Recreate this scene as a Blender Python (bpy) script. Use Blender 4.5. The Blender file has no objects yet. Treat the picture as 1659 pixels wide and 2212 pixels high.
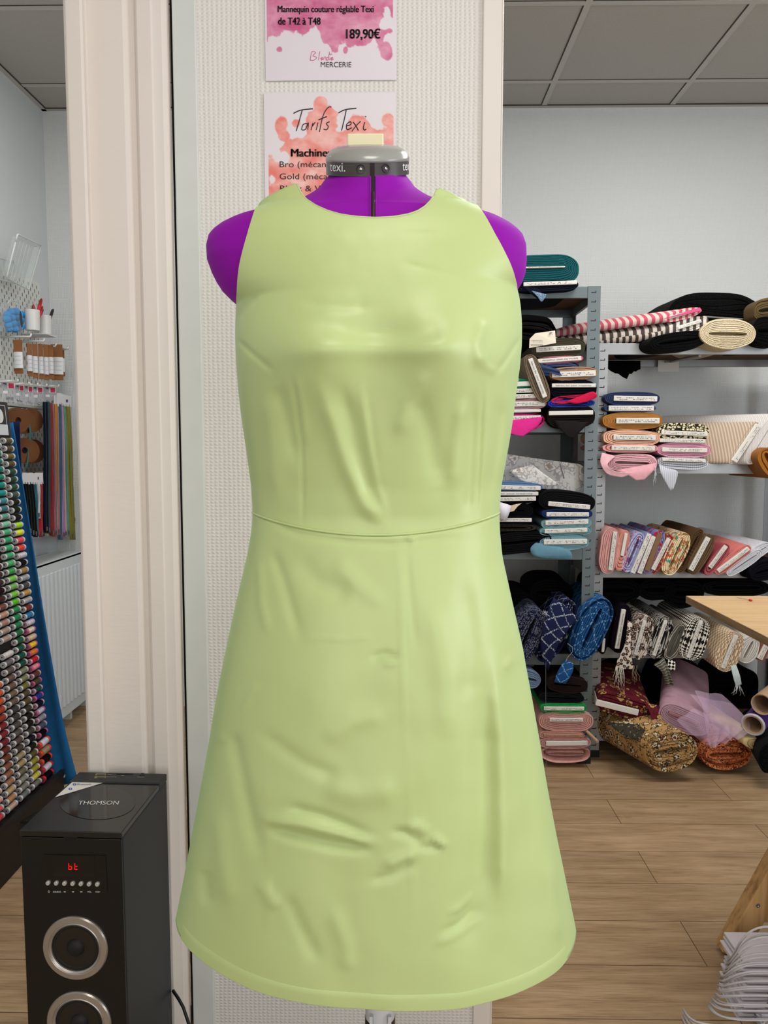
import bpy, math, random
import numpy as np
from mathutils import Vector, Matrix, noise

S = bpy.context.scene
COL = S.collection
random.seed(7)

# ------------------------------------------------------------------ camera, light, exposure
F = 1661.0                       # focal length in pixels of the 1659 x 2212 frame
PITCH, YAW = math.radians(4.7), math.radians(0.85)
CAM = Vector((0.0, 0.0, 1.30))
cd = bpy.data.cameras.new('camera')
cd.sensor_fit = 'VERTICAL'; cd.sensor_height = 36.0; cd.lens = 36.0 * F / 2212.0
cd.clip_start = 0.05; cd.clip_end = 60
cam = bpy.data.objects.new('camera', cd); COL.objects.link(cam)
cam.location = CAM
cam.rotation_euler = (math.pi / 2 - PITCH, 0, YAW)
S.camera = cam
ROT = cam.rotation_euler.to_matrix()

S.view_settings.view_transform = 'Standard'
S.view_settings.look = 'None'
S.view_settings.gamma = 1.0
S.view_settings.use_curve_mapping = False
S.view_settings.exposure = 0.0

W = bpy.data.worlds.new('daylight'); S.world = W; W.use_nodes = True
W.node_tree.nodes['Background'].inputs[0].default_value = (0.93, 0.97, 1.0, 1)
W.node_tree.nodes['Background'].inputs[1].default_value = 0.25

def area_light(name, loc, target, sx, sy, power, col):
    l = bpy.data.lights.new(name, 'AREA'); l.shape = 'RECTANGLE'; l.size = sx; l.size_y = sy
    l.energy = power; l.color = col
    o = bpy.data.objects.new(name, l); COL.objects.link(o); o.location = loc
    o.rotation_euler = (Vector(target) - Vector(loc)).to_track_quat('-Z', 'Y').to_euler()
    return o
# daylight through the two shop windows in the front wall, a ceiling panel over the form, and two added fill lamps
area_light('shop_window_daylight', (1.55, -2.42, 1.55), (0.9, 3.0, 1.2), 1.7, 2.1, 31, (0.97, 0.98, 1.0))
area_light('shop_door_daylight', (-0.75, -2.42, 1.55), (-0.5, 3.0, 1.3), 1.3, 2.1, 24, (1.0, 0.97, 0.92))
area_light('side_window_daylight', (2.68, 0.55, 1.6), (0.0, 1.6, 1.2), 1.7, 1.7, 62, (0.88, 0.94, 1.0))
area_light('ceiling_panel_light', (0.15, 0.05, 2.88), (0.15, 0.051, 0.0), 0.6, 0.6, 14, (1.0, 0.95, 0.86))
area_light('rear_added_fill', (1.2, 2.35, 2.88), (1.2, 2.351, 0.0), 1.2, 0.6, 34, (1.0, 0.97, 0.92))  # unseen fill lamp added to brighten the back wall and racks
area_light('left_added_fill', (-1.0, 2.4, 2.88), (-1.0, 2.401, 0.0), 0.6, 0.6, 15, (1.0, 0.97, 0.92))  # unseen fill lamp added to lift the dim left corner

# ------------------------------------------------------------------ pixel <-> place
def ray(px, py):
    return ROT @ Vector(((px - 829.5) / F, -(py - 1106.0) / F, -1.0))
def P(px, py, Y):
    d = ray(px, py); return CAM + d * (Y / d.y)
def PX(px, py, X):
    d = ray(px, py); return CAM + d * (X / d.x)
def PZ(px, py, Z):
    d = ray(px, py); return CAM + d * ((Z - CAM.z) / d.z)
RI = ROT.inverted()
def proj(v):
    c = RI @ (Vector(v) - CAM)
    return 829.5 + F * c.x / -c.z, 1106.0 - F * c.y / -c.z

# ------------------------------------------------------------------ materials
def lin(c):
    return tuple(((x / 255) / 12.92 if x / 255 <= 0.04045 else ((x / 255 + 0.055) / 1.055) ** 2.4) for x in c) + (1.0,)
class NT:
    def __init__(s, name, rough=0.8, spec=0.3, metal=0.0, sheen=0.0):
        s.m = bpy.data.materials.new(name); s.m.use_nodes = True
        s.t = s.m.node_tree; s.b = s.t.nodes['Principled BSDF']
        s.set('Roughness', rough); s.set('Specular IOR Level', spec); s.set('Metallic', metal)
        if sheen: s.set('Sheen Weight', sheen)
        s._c = None
    def set(s, k, v): s.b.inputs[k].default_value = v
    def n(s, typ, **kw):
        x = s.t.nodes.new(typ)
        for k, v in kw.items():
            if k.startswith('i_'): x.inputs[int(k[2:]) if k[2:].isdigit() else k[2:].replace('_', ' ')].default_value = v
            else: setattr(x, k, v)
        return x
    def l(s, a, b): s.t.links.new(a, b)
    def coord(s, scale=(1, 1, 1), rot=(0, 0, 0)):
        c = s.n('ShaderNodeTexCoord'); mp = s.n('ShaderNodeMapping')
        mp.inputs['Scale'].default_value = scale; mp.inputs['Rotation'].default_value = rot
        s.l(c.outputs['Object'], mp.inputs[0]); return mp.outputs[0]
    def cuv(s, scale=(1, 1, 1), rot=(0, 0, 0)):
        a = s.n('ShaderNodeAttribute'); a.attribute_name = 'cloth_uv'; mp = s.n('ShaderNodeMapping')
        mp.inputs['Scale'].default_value = scale; mp.inputs['Rotation'].default_value = rot
        s.l(a.outputs['Vector'], mp.inputs[0]); return mp.outputs[0]
    def noise(s, sc, detail=3, scale=(1, 1, 1), rough=0.5):
        x = s.n('ShaderNodeTexNoise'); x.inputs['Scale'].default_value = sc; x.inputs['Detail'].default_value = detail
        x.inputs['Roughness'].default_value = rough
        s.l(s.coord(scale), x.inputs['Vector']); return x.outputs['Fac']
    def vor(s, sc, scale=(1, 1, 1), feature='F1', out='Distance', rnd=1.0):
        x = s.n('ShaderNodeTexVoronoi'); x.feature = feature; x.inputs['Scale'].default_value = sc
        x.inputs['Randomness'].default_value = rnd
        s.l(s.coord(scale), x.inputs['Vector']); return x.outputs[out]
    def wave(s, sc, axis='X', dist=0.0, rot=(0, 0, 0), prof='SIN', uv=False):
        x = s.n('ShaderNodeTexWave'); x.bands_direction = axis; x.wave_profile = prof
        x.inputs['Scale'].default_value = sc; x.inputs['Distortion'].default_value = dist
        s.l(s.cuv((1, 1, 1), rot) if uv else s.coord((1, 1, 1), rot), x.inputs['Vector']); return x.outputs['Fac']
    def ramp(s, fac, stops, const=False):
        r = s.n('ShaderNodeValToRGB'); e = r.color_ramp.elements
        if const: r.color_ramp.interpolation = 'CONSTANT'
        while len(e) < len(stops): e.new(0.5)
        for k, (p, c) in enumerate(stops): e[k].position = p; e[k].color = lin(c)
        s.l(fac, r.inputs[0]); return r.outputs[0]
    def mix(s, fac, a, b, mode='MIX'):
        x = s.n('ShaderNodeMix'); x.data_type = 'RGBA'; x.blend_type = mode
        for sock, v in ((0, fac), (6, a), (7, b)):
            if isinstance(v, (int, float)): x.inputs[sock].default_value = v
            elif isinstance(v, tuple): x.inputs[sock].default_value = lin(v) if len(v) == 3 else v
            else: s.l(v, x.inputs[sock])
        return x.outputs[2]
    def math(s, op, a, b=0.0):
        x = s.n('ShaderNodeMath'); x.operation = op
        for k, v in enumerate((a, b)):
            if isinstance(v, (int, float)): x.inputs[k].default_value = v
            else: s.l(v, x.inputs[k])
        return x.outputs[0]
    def col(s, v):
        if isinstance(v, tuple): s.set('Base Color', lin(v))
        else: s.l(v, s.b.inputs['Base Color'])
        return s
    def bump(s, h, strength=0.3, dist=0.002):
        x = s.n('ShaderNodeBump'); x.inputs['Strength'].default_value = strength; x.inputs['Distance'].default_value = dist
        s.l(h, x.inputs['Height']); s.l(x.outputs[0], s.b.inputs['Normal']); return s

MATS = {}
def fab(rgb, rough=0.9):
    """plain woven cloth of one dyed colour"""
    k = ('fab', rgb, rough)
    if k not in MATS:
        dk = max(rgb) < 60
        t = NT('cloth_%02x%02x%02x' % rgb, rough, 0.06 if dk else 0.15, sheen=0.0 if dk else 0.06)
        if dk: rgb = tuple(int(c * .72) for c in rgb)
        t.col(t.mix(t.noise(60, 2), tuple(int(c * .90) for c in rgb), tuple(min(255, int(c * 1.06)) for c in rgb)))
        t.bump(t.noise(900, 2), 0.25, 0.001); MATS[k] = t.m
    return MATS[k]
def plain(name, rgb, rough=0.5, spec=0.4, metal=0.0, var=0.0, nsc=20, bump=0.0):
    k = ('plain', name)
    if k not in MATS:
        t = NT(name, rough, spec, metal)
        if var: t.col(t.mix(t.noise(nsc, 3), tuple(int(c * (1 - var)) for c in rgb), tuple(min(255, int(c * (1 + var * .5))) for c in rgb)))
        else: t.col(rgb)
        if bump: t.bump(t.noise(nsc * 4, 2), bump, 0.001)
        MATS[k] = t.m
    return MATS[k]
def striped(name, stops, freq, axis='X', dist=0.0, rot=(0, 0, 0), uv=False):
    k = ('str', name)
    if k not in MATS:
        t = NT(name, 0.9, 0.15); t.col(t.ramp(t.wave(freq, axis, dist, rot, uv=uv), stops)); MATS[k] = t.m
    return MATS[k]
def floral(name, ground, cols, sc=40, thr=0.30, scale=(1, 1, 1)):
    """printed cloth: scattered blobs of a few colours on a ground"""
    k = ('flo', name)
    if k not in MATS:
        t = NT(name, 0.88, 0.15); c = ground
        for i, cc in enumerate(cols):
            m = t.ramp(t.noise(sc * (0.8 + 0.33 * i), 2, tuple(x * (1 + .13 * i) for x in scale)), [(0, (0, 0, 0)), (0.57 + thr * .1 - .012 * i, (0, 0, 0)), (0.60 + thr * .1 - .012 * i, (255, 255, 255))])
            c = t.mix(m, c, cc)
        t.col(c); MATS[k] = t.m
    return MATS[k]
def leopard(name, ground, spot, centre, sc=75):
    k = ('leo', name)
    if k not in MATS:
        t = NT(name, 0.9, 0.15)
        t.col(t.ramp(t.vor(sc), [(0, centre), (0.28, centre), (0.34, spot), (0.52, spot), (0.58, ground), (1, ground)])); MATS[k] = t.m
    return MATS[k]
def checks(name, c1, c2, sc=90, rot=(0, 0, 0.785), scale=(1, 1, 1)):
    k = ('chk', name)
    if k not in MATS:
        t = NT(name, 0.92, 0.15); x = t.n('ShaderNodeTexChecker'); x.inputs['Scale'].default_value = sc
        x.inputs[1].default_value = lin(c1); x.inputs[2].default_value = lin(c2)
        t.l(t.cuv(scale, rot), x.inputs[0]); t.col(x.outputs[0]); MATS[k] = t.m
    return MATS[k]
def gridded(name, ground, line, freq=11, thin=0.93):
    """cloth quilted with a diagonal grid of stitches"""
    k = ('grd', name)
    if k not in MATS:
        t = NT(name, 0.85, 0.2)
        a = t.wave(freq, 'DIAGONAL', .4, uv=True); b = t.wave(freq, 'DIAGONAL', .4, rot=(0, 0, math.pi / 2), uv=True)
        m = t.math('MAXIMUM', a, b); dash = t.noise(260, 0)
        m2 = t.math('MULTIPLY', t.math('GREATER_THAN', m, thin), t.math('GREATER_THAN', dash, 0.47))
        t.col(t.mix(m2, ground, line)); t.bump(m, -0.4, 0.004); MATS[k] = t.m
    return MATS[k]

# ------------------------------------------------------------------ mesh builder
def superroot(o):
    while o.parent: o = o.parent
    return o
class MB:
    def __init__(s): s.v = []; s.f = []; s.mi = []; s.cur = 0
    def add(s, vs, fs):
        o = len(s.v); s.v += [tuple(p) for p in vs]
        for f in fs: s.f.append([i + o for i in f]); s.mi.append(s.cur)
        return s
    def box(s, lo, hi, M=None):
        x0, y0, z0 = lo; x1, y1, z1 = hi
        vs = [Vector(p) for p in ((x0,y0,z0),(x1,y0,z0),(x1,y1,z0),(x0,y1,z0),(x0,y0,z1),(x1,y0,z1),(x1,y1,z1),(x0,y1,z1))]
        if M: vs = [M @ p for p in vs]
        return s.add(vs, [(0,3,2,1),(4,5,6,7),(0,1,5,4),(1,2,6,5),(2,3,7,6),(3,0,4,7)])
    def hexa(s, a, b):
        """box from two quads of four points each"""
        return s.add(list(a) + list(b), [(3,2,1,0),(4,5,6,7),(0,1,5,4),(1,2,6,5),(2,3,7,6),(3,0,4,7)])
    def rings(s, rings, closed=True, cap0=True, cap1=True):
        n = len(rings[0]); o = len(s.v); s.v += [tuple(p) for r in rings for p in r]
        for k in range(len(rings) - 1):
            for i in range(n if closed else n - 1):
                j = (i + 1) % n
                s.f.append([o + k*n + i, o + k*n + j, o + (k+1)*n + j, o + (k+1)*n + i]); s.mi.append(s.cur)
        if closed and cap0: s.f.append([o + i for i in range(n)][::-1]); s.mi.append(s.cur)
        if closed and cap1: s.f.append([o + (len(rings)-1)*n + i for i in range(n)]); s.mi.append(s.cur)
        return s
    def lathe(s, prof, M=None, n=40, cap0=True, cap1=True):
        """profile of (radius, height) turned about local Z"""
        R = []
        for r, h in prof:
            ring = [Vector((r*math.cos(2*math.pi*i/n), r*math.sin(2*math.pi*i/n), h)) for i in range(n)]
            R.append([M @ p for p in ring] if M else ring)
        return s.rings(R, True, cap0, cap1)
    def tube(s, pts, r, n=8, cap=True):
        pts = [Vector(p) for p in pts]; R = []; up = None
        for k, p in enumerate(pts):
            d = (pts[min(k+1, len(pts)-1)] - pts[max(k-1, 0)]).normalized()
            if up is None:
                up = Vector((0,0,1)) if abs(d.z) < .9 else Vector((1,0,0))
            u = d.cross(up).normalized(); w = u.cross(d).normalized(); up = w
            rr = r[k] if isinstance(r, (list, tuple)) else r
            R.append([p + (u*math.cos(2*math.pi*i/n) + w*math.sin(2*math.pi*i/n))*rr for i in range(n)])
        return s.rings(R, True, cap, cap)
    def grid(s, rows):
        return s.rings(rows, False)
    def build(s, name, mats, parent=None, smooth=False, loc=None, solid=0.0, bevel=0.0, angle=None):
        if not isinstance(mats, (list, tuple)): mats = [mats]
        if parent is not None: base = Vector(superroot(parent)['_base'])
        else:
            a = np.array(s.v); base = Vector(loc) if loc is not None else Vector(((a[:,0].min()+a[:,0].max())/2, (a[:,1].min()+a[:,1].max())/2, a[:,2].min()))
        me = bpy.data.meshes.new(name)
        me.from_pydata([tuple(Vector(p) - base) for p in s.v], [], s.f)
        for m in mats: me.materials.append(m)
        if len(mats) > 1: me.polygons.foreach_set('material_index', s.mi)
        if smooth: me.polygons.foreach_set('use_smooth', [True] * len(me.polygons))
        me.update()
        o = bpy.data.objects.new(name, me); COL.objects.link(o)
        if parent is not None: o.parent = parent
        else: o.location = base; o['_base'] = tuple(base)
        if bevel:
            md = o.modifiers.new('edge', 'BEVEL'); md.width = bevel; md.segments = 2; md.limit_method = 'ANGLE'; md.angle_limit = 0.7
        if solid:
            md = o.modifiers.new('thickness', 'SOLIDIFY'); md.thickness = solid; md.offset = 0
        if smooth and angle:
            try: me.set_sharp_from_angle(angle=angle)
            except Exception: pass
        return o
def tag(o, label, cat, group=None, kind=None):
    o['label'] = label; o['category'] = cat
    if group: o['group'] = group
    if kind: o['kind'] = kind
    return o
def thing(name, label, cat, loc, group=None):
    o = bpy.data.objects.new(name, None); COL.objects.link(o); o.location = loc; o['_base'] = tuple(loc)
    o.empty_display_size = 0.02
    return tag(o, label, cat, group)
def struct(o): o['kind'] = 'structure'; return o

def text_geo(s, off=0.0, shear=0.0):
    c = bpy.data.curves.new('t', 'FONT'); c.body = s; c.offset = off; c.shear = shear; c.resolution_u = 4
    o = bpy.data.objects.new('t', c); COL.objects.link(o)
    dg = bpy.context.evaluated_depsgraph_get(); dg.update()
    me = bpy.data.meshes.new_from_object(o.evaluated_get(dg), depsgraph=dg)
    vs = [(v.co.x, v.co.y) for v in me.vertices]; fs = [list(p.vertices) for p in me.polygons]
    bpy.data.objects.remove(o); bpy.data.curves.remove(c); bpy.data.meshes.remove(me)
    return vs, fs
def write(mb, s, x0, x1, yb, h, fn, off=0.0, shear=0.0, caps=None):
    if off:      # heavier letters: struck three times, a hair apart
        for d in (-.5, 0, .5): write(mb, s, x0 + d * off * 1.6 * h, x1 + d * off * 1.6 * h, yb, h, fn, 0.0, shear, caps)
        return
    """letters of s: cap height h above baseline yb between x0 and x1, placed by fn(x, y)"""
    vs, fs = text_geo(s, off, shear)
    if not vs: return
    a = np.array(vs); X0, X1 = a[:,0].min(), a[:,0].max()
    ch = caps if caps else 0.72
    mb.add([fn(x0 + (x - X0) / (X1 - X0) * (x1 - x0), yb - y / ch * h) for x, y in vs], fs)
# ------------------------------------------------------------------ the room
BACK, LEFT, CEIL, RIGHT, FRONT = 3.80, -1.69, 2.915, 2.75, -2.5
white_paint = plain('white_paint', (226, 226, 224), 0.45, 0.35, var=.02)

t = NT('oak_vinyl_planks', 0.42, 0.35)
br = t.n('ShaderNodeTexBrick'); br.offset = 0.37; br.squash = 1.0
br.inputs['Color1'].default_value = (0.35, .35, .35, 1); br.inputs['Color2'].default_value = (0.65, .65, .65, 1); br.inputs['Mortar'].default_value = (0, 0, 0, 1)
br.inputs['Scale'].default_value = 1; br.inputs['Mortar Size'].default_value = 0.0012; br.inputs['Brick Width'].default_value = 1.25; br.inputs['Row Height'].default_value = 0.185
t.l(t.coord(), br.inputs['Vector'])
g1 = t.noise(3.2, 6, (1, 9, 1), 0.62); g2 = t.noise(11, 5, (1.0, 22, 1), 0.6)
base = t.ramp(g1, [(0.22, (112, 88, 64)), (0.45, (152, 125, 94)), (0.62, (176, 149, 117)), (0.8, (190, 166, 135))])
base = t.mix(0.35, base, t.ramp(g2, [(0.3, (98, 76, 52)), (0.55, (170, 142, 108)), (0.8, (196, 170, 136))]))
base = t.mix(0.25, base, br.outputs['Color'], 'OVERLAY')
base = t.mix(t.ramp(t.noise(2.4, 5, (1.3, 5, 1), .7), [(0.66, (0, 0, 0)), (0.74, (255, 255, 255))]), base, (105, 82, 60))
base = t.mix(br.outputs['Fac'], base, (84, 66, 48)); t.col(base); t.bump(g2, 0.08, 0.002)
m = MB(); m.box((LEFT - .1, FRONT - .1, -0.1), (RIGHT + .1, BACK + .1, 0)); struct(m.build('floor', t.m, loc=(0, 0, 0)))

t = NT('ceiling_tile', 0.95, 0.1); t.col(t.mix(t.noise(120, 3), (168, 165, 160), (182, 179, 174))); tile_m = t.m
groove_m = plain('ceiling_gap', (70, 66, 62), 0.9); bar_m = plain('ceiling_bar', (186, 183, 178), 0.7)
m = MB(); m.box((LEFT - .1, FRONT - .1, CEIL), (RIGHT + .1, BACK + .1, CEIL + .08))
xs = []; x = P(1173, 268, BACK).x - 6 * 0.6
yl = 3.545
while x < RIGHT: xs.append(x); x += 0.6
ys = []; y = yl
while y > FRONT: ys.append(y); y -= 0.6
for x in xs:
    if x > LEFT:
        m.cur = 1; m.box((x - .012, FRONT, CEIL - .004), (x + .012, BACK, CEIL)); m.cur = 2; m.box((x - .0165, FRONT, CEIL - .0022), (x - .0125, BACK, CEIL))
for y in ys:
    m.cur = 1; m.box((LEFT, y - .012, CEIL - .0039), (RIGHT, y + .012, CEIL)); m.cur = 2; m.box((LEFT, y - .0150, CEIL - .0022), (RIGHT, y - .0125, CEIL))
m.cur = 1; m.box((LEFT, BACK - .022, CEIL - .005), (RIGHT, BACK, CEIL)); m.box((LEFT, FRONT, CEIL - .005), (LEFT + .022, BACK, CEIL))
m.cur = 2; m.box((LEFT + .022, BACK - .027, CEIL - .0045), (RIGHT, BACK - .022, CEIL)); m.box((LEFT + .022, FRONT, CEIL - .0045), (LEFT + .027, BACK - .022, CEIL))
struct(m.build('ceiling', [tile_m, bar_m, groove_m], loc=(0, 0, CEIL)))

def wallpaper(name, c1, c2, sx, sz, strength):
    t = NT(name, 0.85, 0.2)
    a = t.wave(sx, 'X', 1.2); b = t.wave(sz, 'Z', 1.5)
    h = t.math('ADD', t.math('MULTIPLY', a, b), t.math('MULTIPLY', t.noise(240, 2), 0.5))
    t.col(t.mix(t.noise(2, 2), c1, c2)); t.bump(h, strength, 0.004); return t.m
back_m = wallpaper('glass_fibre_wallpaper', (203, 206, 206), (208, 210, 210), 42, 42, 0.35)
m = MB(); m.box((LEFT - .1, BACK, 0), (RIGHT + .1, BACK + .1, CEIL)); struct(m.build('wall_back', back_m, loc=(0, BACK, 0)))
left_m = plain('smooth_wall_paint', (200, 206, 208), 0.7, 0.2, var=.02, nsc=3)
m = MB(); m.box((LEFT - .1, FRONT - .1, 0), (LEFT, BACK, CEIL)); struct(m.build('wall_left', left_m, loc=(LEFT, 0, 0)))
m = MB(); m.box((RIGHT, FRONT - .1, 0), (RIGHT + .1, BACK, CEIL)); struct(m.build('wall_right', left_m, loc=(RIGHT, 0, 0)))
# front wall behind the camera with the shop window and the door opening
m = MB()
for lo, hi in (((LEFT, 0), (-1.45, CEIL)), ((-.05, 0), (.65, CEIL)), ((2.45, 0), (RIGHT, CEIL)), ((-1.45, 2.65), (-.05, CEIL)), ((.65, 2.65), (2.45, CEIL)), ((.65, 0), (2.45, .45)), ((-1.45, 0), (-.05, .08))):
    m.box((lo[0], FRONT - .1, lo[1]), (hi[0], FRONT, hi[1]))
struct(m.build('wall_front', left_m, loc=(0, FRONT, 0)))
base_m = plain('baseboard_paint', (205, 205, 202), 0.5)
m = MB(); m.box((LEFT + .012, BACK - .012, 0), (RIGHT, BACK, .075)); struct(m.build('baseboard_back', base_m))
m = MB(); m.box((LEFT, FRONT, 0), (LEFT + .012, BACK - .012, .075)); struct(m.build('baseboard_left', base_m))

# the partition: painted moulded post, smooth frame, textured panel, right hand trim
YP = 1.60
def wx(px, Y=YP, py=1106): return P(px, py, Y).x
cream = NT('cream_gloss_paint', 0.42, 0.4)
cream.col(cream.mix(cream.noise(4, 3), (222, 212, 204), (230, 220, 211))); cream.bump(cream.noise(9, 4, (3, 3, 14)), 0.06, 0.01)
prof = [(172, 1.55), (172, 1.505), (176, 1.50), (205, 1.50), (211, 1.503), (214, 1.516), (217, 1.522), (292, 1.522), (300, 1.524), (308, 1.531), (316, 1.531), (319, 1.523), (322, 1.520), (351, 1.520), (354, 1.523), (372, 1.549), (384, 1.556), (388, 1.560), (388, 1.59), (172, 1.59)]
prof = [(a, b + .05) for a, b in prof]; prof[0] = (172, 1.68); prof[-2] = (388, 1.70); prof[-1] = (172, 1.70)
pts = [(wx(a, b), b) for a, b in prof]
m = MB(); m.rings([[Vector((x, y, z)) for x, y in pts] for z in (0, CEIL)])
struct(m.build('trim_1', cream.m, loc=(pts[0][0], 1.6, 0), bevel=0.0015))
frame_m = plain('frame_paint', (212, 214, 210), 0.5, 0.35, var=.02)
xa, xb, xc, xd = wx(393.5), wx(443), wx(1033), wx(1076)
m = MB(); m.box((xa, YP, 0), (xb, 1.70, CEIL)); struct(m.build('trim_2', frame_m, bevel=.003))
m = MB(); m.box((xb, YP + .006, 0), (xc, 1.70, CEIL))
panel_m = wallpaper('woven_wallpaper', (225, 221, 215), (230, 226, 221), 33, 44, 0.42)
struct(m.build('wall_partition', panel_m, loc=((xb + xc) / 2, YP, 0)))
m = MB(); m.box((xc, YP, 0), (xd - .004, 1.70, CEIL)); m.box((xd - .004, YP + .002, 0), (xd, 1.70, CEIL))
struct(m.build('trim_3', plain('trim_paint', (228, 219, 211), 0.4, 0.4), bevel=.002))
m = MB(); m.box((wx(388) - .012, YP + .05, 0), (xa, 1.70, CEIL)); struct(m.build('trim_4', plain('dark_gap', (60, 55, 50), .9)))

# ------------------------------------------------------------------ posters on the partition
def blob_fn(kind):
    if kind == 1:
        bx = [560, 573, 590, 602, 612, 650, 680, 700, 720, 745, 770, 790, 806, 820, 838, 858]
        by = [84, 86, 88, 76, 66, 64, 62, 96, 106, 88, 104, 100, 92, 106, 66, 60]
        def f(x, y, n):
            d = (np.interp(x, bx, by) - y) / 22 + n * 0.75
            for cx, cy, rx, ry in ((599, 105, 8, 7), (835, 108, 14, 22), (745, 108, 5, 8)):
                d = max(d, 1.0 - math.hypot((x - cx) / rx, (y - cy) / ry) + n * .35)
            d = min(d, math.hypot((x - 838) / 16, (y - 42) / 26) * 1.2 - 1.0 + n)
            if x < 573 or x > 848: d = -1
            return d
        return f, (197, 84, 132), (224, 158, 184), (206, 113, 150)
    def f(x, y, n):
        d = (y - np.interp(x, [575, 590, 620, 640, 665, 690, 715, 735, 760, 790, 815, 850], [330, 335, 305, 290, 250, 228, 235, 262, 240, 262, 275, 262])) / 22 + n * .8
        for cx, cy, rx, ry in ((692, 225, 15, 16), (606, 272, 14, 24), (612, 292, 14, 14), (838, 262, 14, 16), (640, 266, 10, 10)):
            d = max(d, 1.0 - math.hypot((x - cx) / rx, (y - cy) / ry) + n * .3)
        for cx, cy, rx, ry in ((596, 325, 10, 16), (585, 385, 9, 18), (610, 338, 9, 12), (735, 252, 14, 22), (650, 285, 8, 10)):
            d = min(d, math.hypot((x - cx) / rx, (y - cy) / ry) - 1.0 + n * .8)
        if x < 579 or x > 850: d = -1
        return d
    return f, (232, 120, 110), (243, 196, 190), (236, 150, 142)
def poster(label, kind, x0, x1, y0, y1, loc_y):
    root = thing('poster', label, 'poster', P((x0 + x1) / 2, y1, loc_y), 'price posters on the partition')
    t = NT('poster_print', 0.35, 0.35); a = t.n('ShaderNodeAttribute'); a.attribute_name = 'print'; t.col(a.outputs['Color'])
    nx, ny = 190, int(190 * (y1 - y0) / (x1 - x0))
    f, ca, cb, cm = blob_fn(kind); paper = (224, 214, 222) if kind == 1 else (228, 218, 224)
    m = MB(); cols = []; rows = []
    A, Bq = np.array(P(x0, y0, loc_y)), np.array(P(x1, y1, loc_y))
    for j in range(ny + 1):
        row = []
        for i in range(nx + 1):
            u, v = i / nx, j / ny; x, y = x0 + u * (x1 - x0), y0 + v * (y1 - y0)
            row.append((A[0] + (Bq[0] - A[0]) * u, loc_y - .0005, A[2] + (Bq[2] - A[2]) * v))
            n = noise.fractal((x * .03 + kind * 9, y * .03, 3.1), 0.9, 2.1, 5)
            d = f(x, y, n)
            n2 = .5 + .7 * noise.fractal((x * .018, y * .025, 8 + kind), 0.8, 2, 4)
            n2 = min(1, max(0, n2)); w = min(1, max(0, d * 6))
            edge = max(0, 1 - abs(d - .12) * 6) * .5
            c = [(ca[k] * n2 + cb[k] * (1 - n2)) * (1 - edge) + cm[k] * edge for k in range(3)]
            cols.append(lin([paper[k] * (1 - w) + c[k] * w for k in range(3)]))
        rows.append(row)
    m.grid(rows)
    o = m.build('printed_sheet', t.m, root, solid=0.0006)
    ca_ = o.data.color_attributes.new('print', 'FLOAT_COLOR', 'POINT')
    ca_.data.foreach_set('color', np.array(cols, dtype=np.float32).ravel())
    return root
YS = YP + .0035
ink = plain('poster_ink', (38, 26, 34), 0.5); pinkink = plain('pink_ink', (206, 92, 128), 0.5)
on = lambda x, y: P(x, y, YS - .0016)
ps = poster('pink watercolour poster with a price, upper one on the textured partition', 1, 569, 857, -250, 173, YS)
m = MB()
for s_, a_, b_, y_, h_, o_, nm in (('Mannequin couture réglable Texi', 600, 807, 26, 14.5, .05, 'product_lettering'), ('de T42 à T48', 601, 692, 53, 16, .06, 'size_lettering'), ('189,90€', 748, 821, 83, 21, .06, 'price_lettering'), ('MERCERIE', 693, 759, 145, 12, 0, 'shop_lettering')):
    m = MB(); write(m, s_, a_, b_, y_, h_, on, o_); m.build(nm, ink, ps)
def strokes(m, pl, r, fn, n=6, dy=0):
    for p in pl:
        p = [(x, y + dy) for x, y in p]; q = []
        for k in range(len(p) - 1):       # rounded pen strokes
            p0, p1, p2, p3 = p[max(k-1, 0)], p[k], p[k+1], p[min(k+2, len(p)-1)]
            for s in range(n):
                tt = s / n
                q.append(tuple(.5*((2*p1[a]) + (-p0[a]+p2[a])*tt + (2*p0[a]-5*p1[a]+4*p2[a]-p3[a])*tt*tt + (-p0[a]+3*p1[a]-3*p2[a]+p3[a])*tt**3) for a in (0, 1)))
        q.append(p[-1]); m.tube([fn(x, y) for x, y in q], r, 5)
m = MB(); on2 = lambda x, y: P(x, y, YS - .0008)
strokes(m, [[(670, 130), (674, 112), (682, 114), (676, 120), (684, 124), (678, 130), (669, 130)], [(688, 130), (691, 111)], [(692, 127), (697, 124), (694, 130), (699, 127)], [(699, 129), (701, 123), (704, 124), (704, 130)], [(709, 124), (705, 126), (706, 130), (709, 128), (712, 112), (709, 130)], [(712, 130), (713, 124)], [(713.4, 120), (713.8, 119)], [(715, 128), (719, 126), (717.5, 123.5), (715, 127), (716, 130), (721, 128)], [(711, 117), (718, 117)]], .0007, on2)
m.build('shop_signature', pinkink, ps)
ps = poster('salmon watercolour price list poster, lower one partly behind the mannequin neck', 2, 570, 855, 202, 604, YS)
m = MB()
strokes(m, [[(634, 250), (650, 243), (676, 240)], [(653, 243), (646, 268), (640, 288)], [(664, 272), (655, 274), (652, 285), (660, 284), (666, 270), (665, 285)], [(672, 286), (676, 271), (675, 277), (681, 269)], [(683, 286), (687, 270)], [(690, 290), (698, 255), (708, 238), (716, 236)], [(688, 264), (706, 257)], [(712, 268), (705, 272), (709, 278), (706, 285), (699, 284)],
            [(731, 249), (746, 242), (770, 239)], [(748, 243), (744, 262), (738, 287)], [(749, 277), (758, 274), (757, 268), (749, 274), (750, 285), (760, 281)], [(763, 269), (769, 277), (774, 287)], [(779, 267), (769, 277), (760, 289)], [(788, 269), (785, 281), (787, 286), (791, 284)], [(789.5, 258), (790.5, 256)]], .0011, on2, dy=-5)
m.build('handwritten_title', ink, ps)
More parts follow.
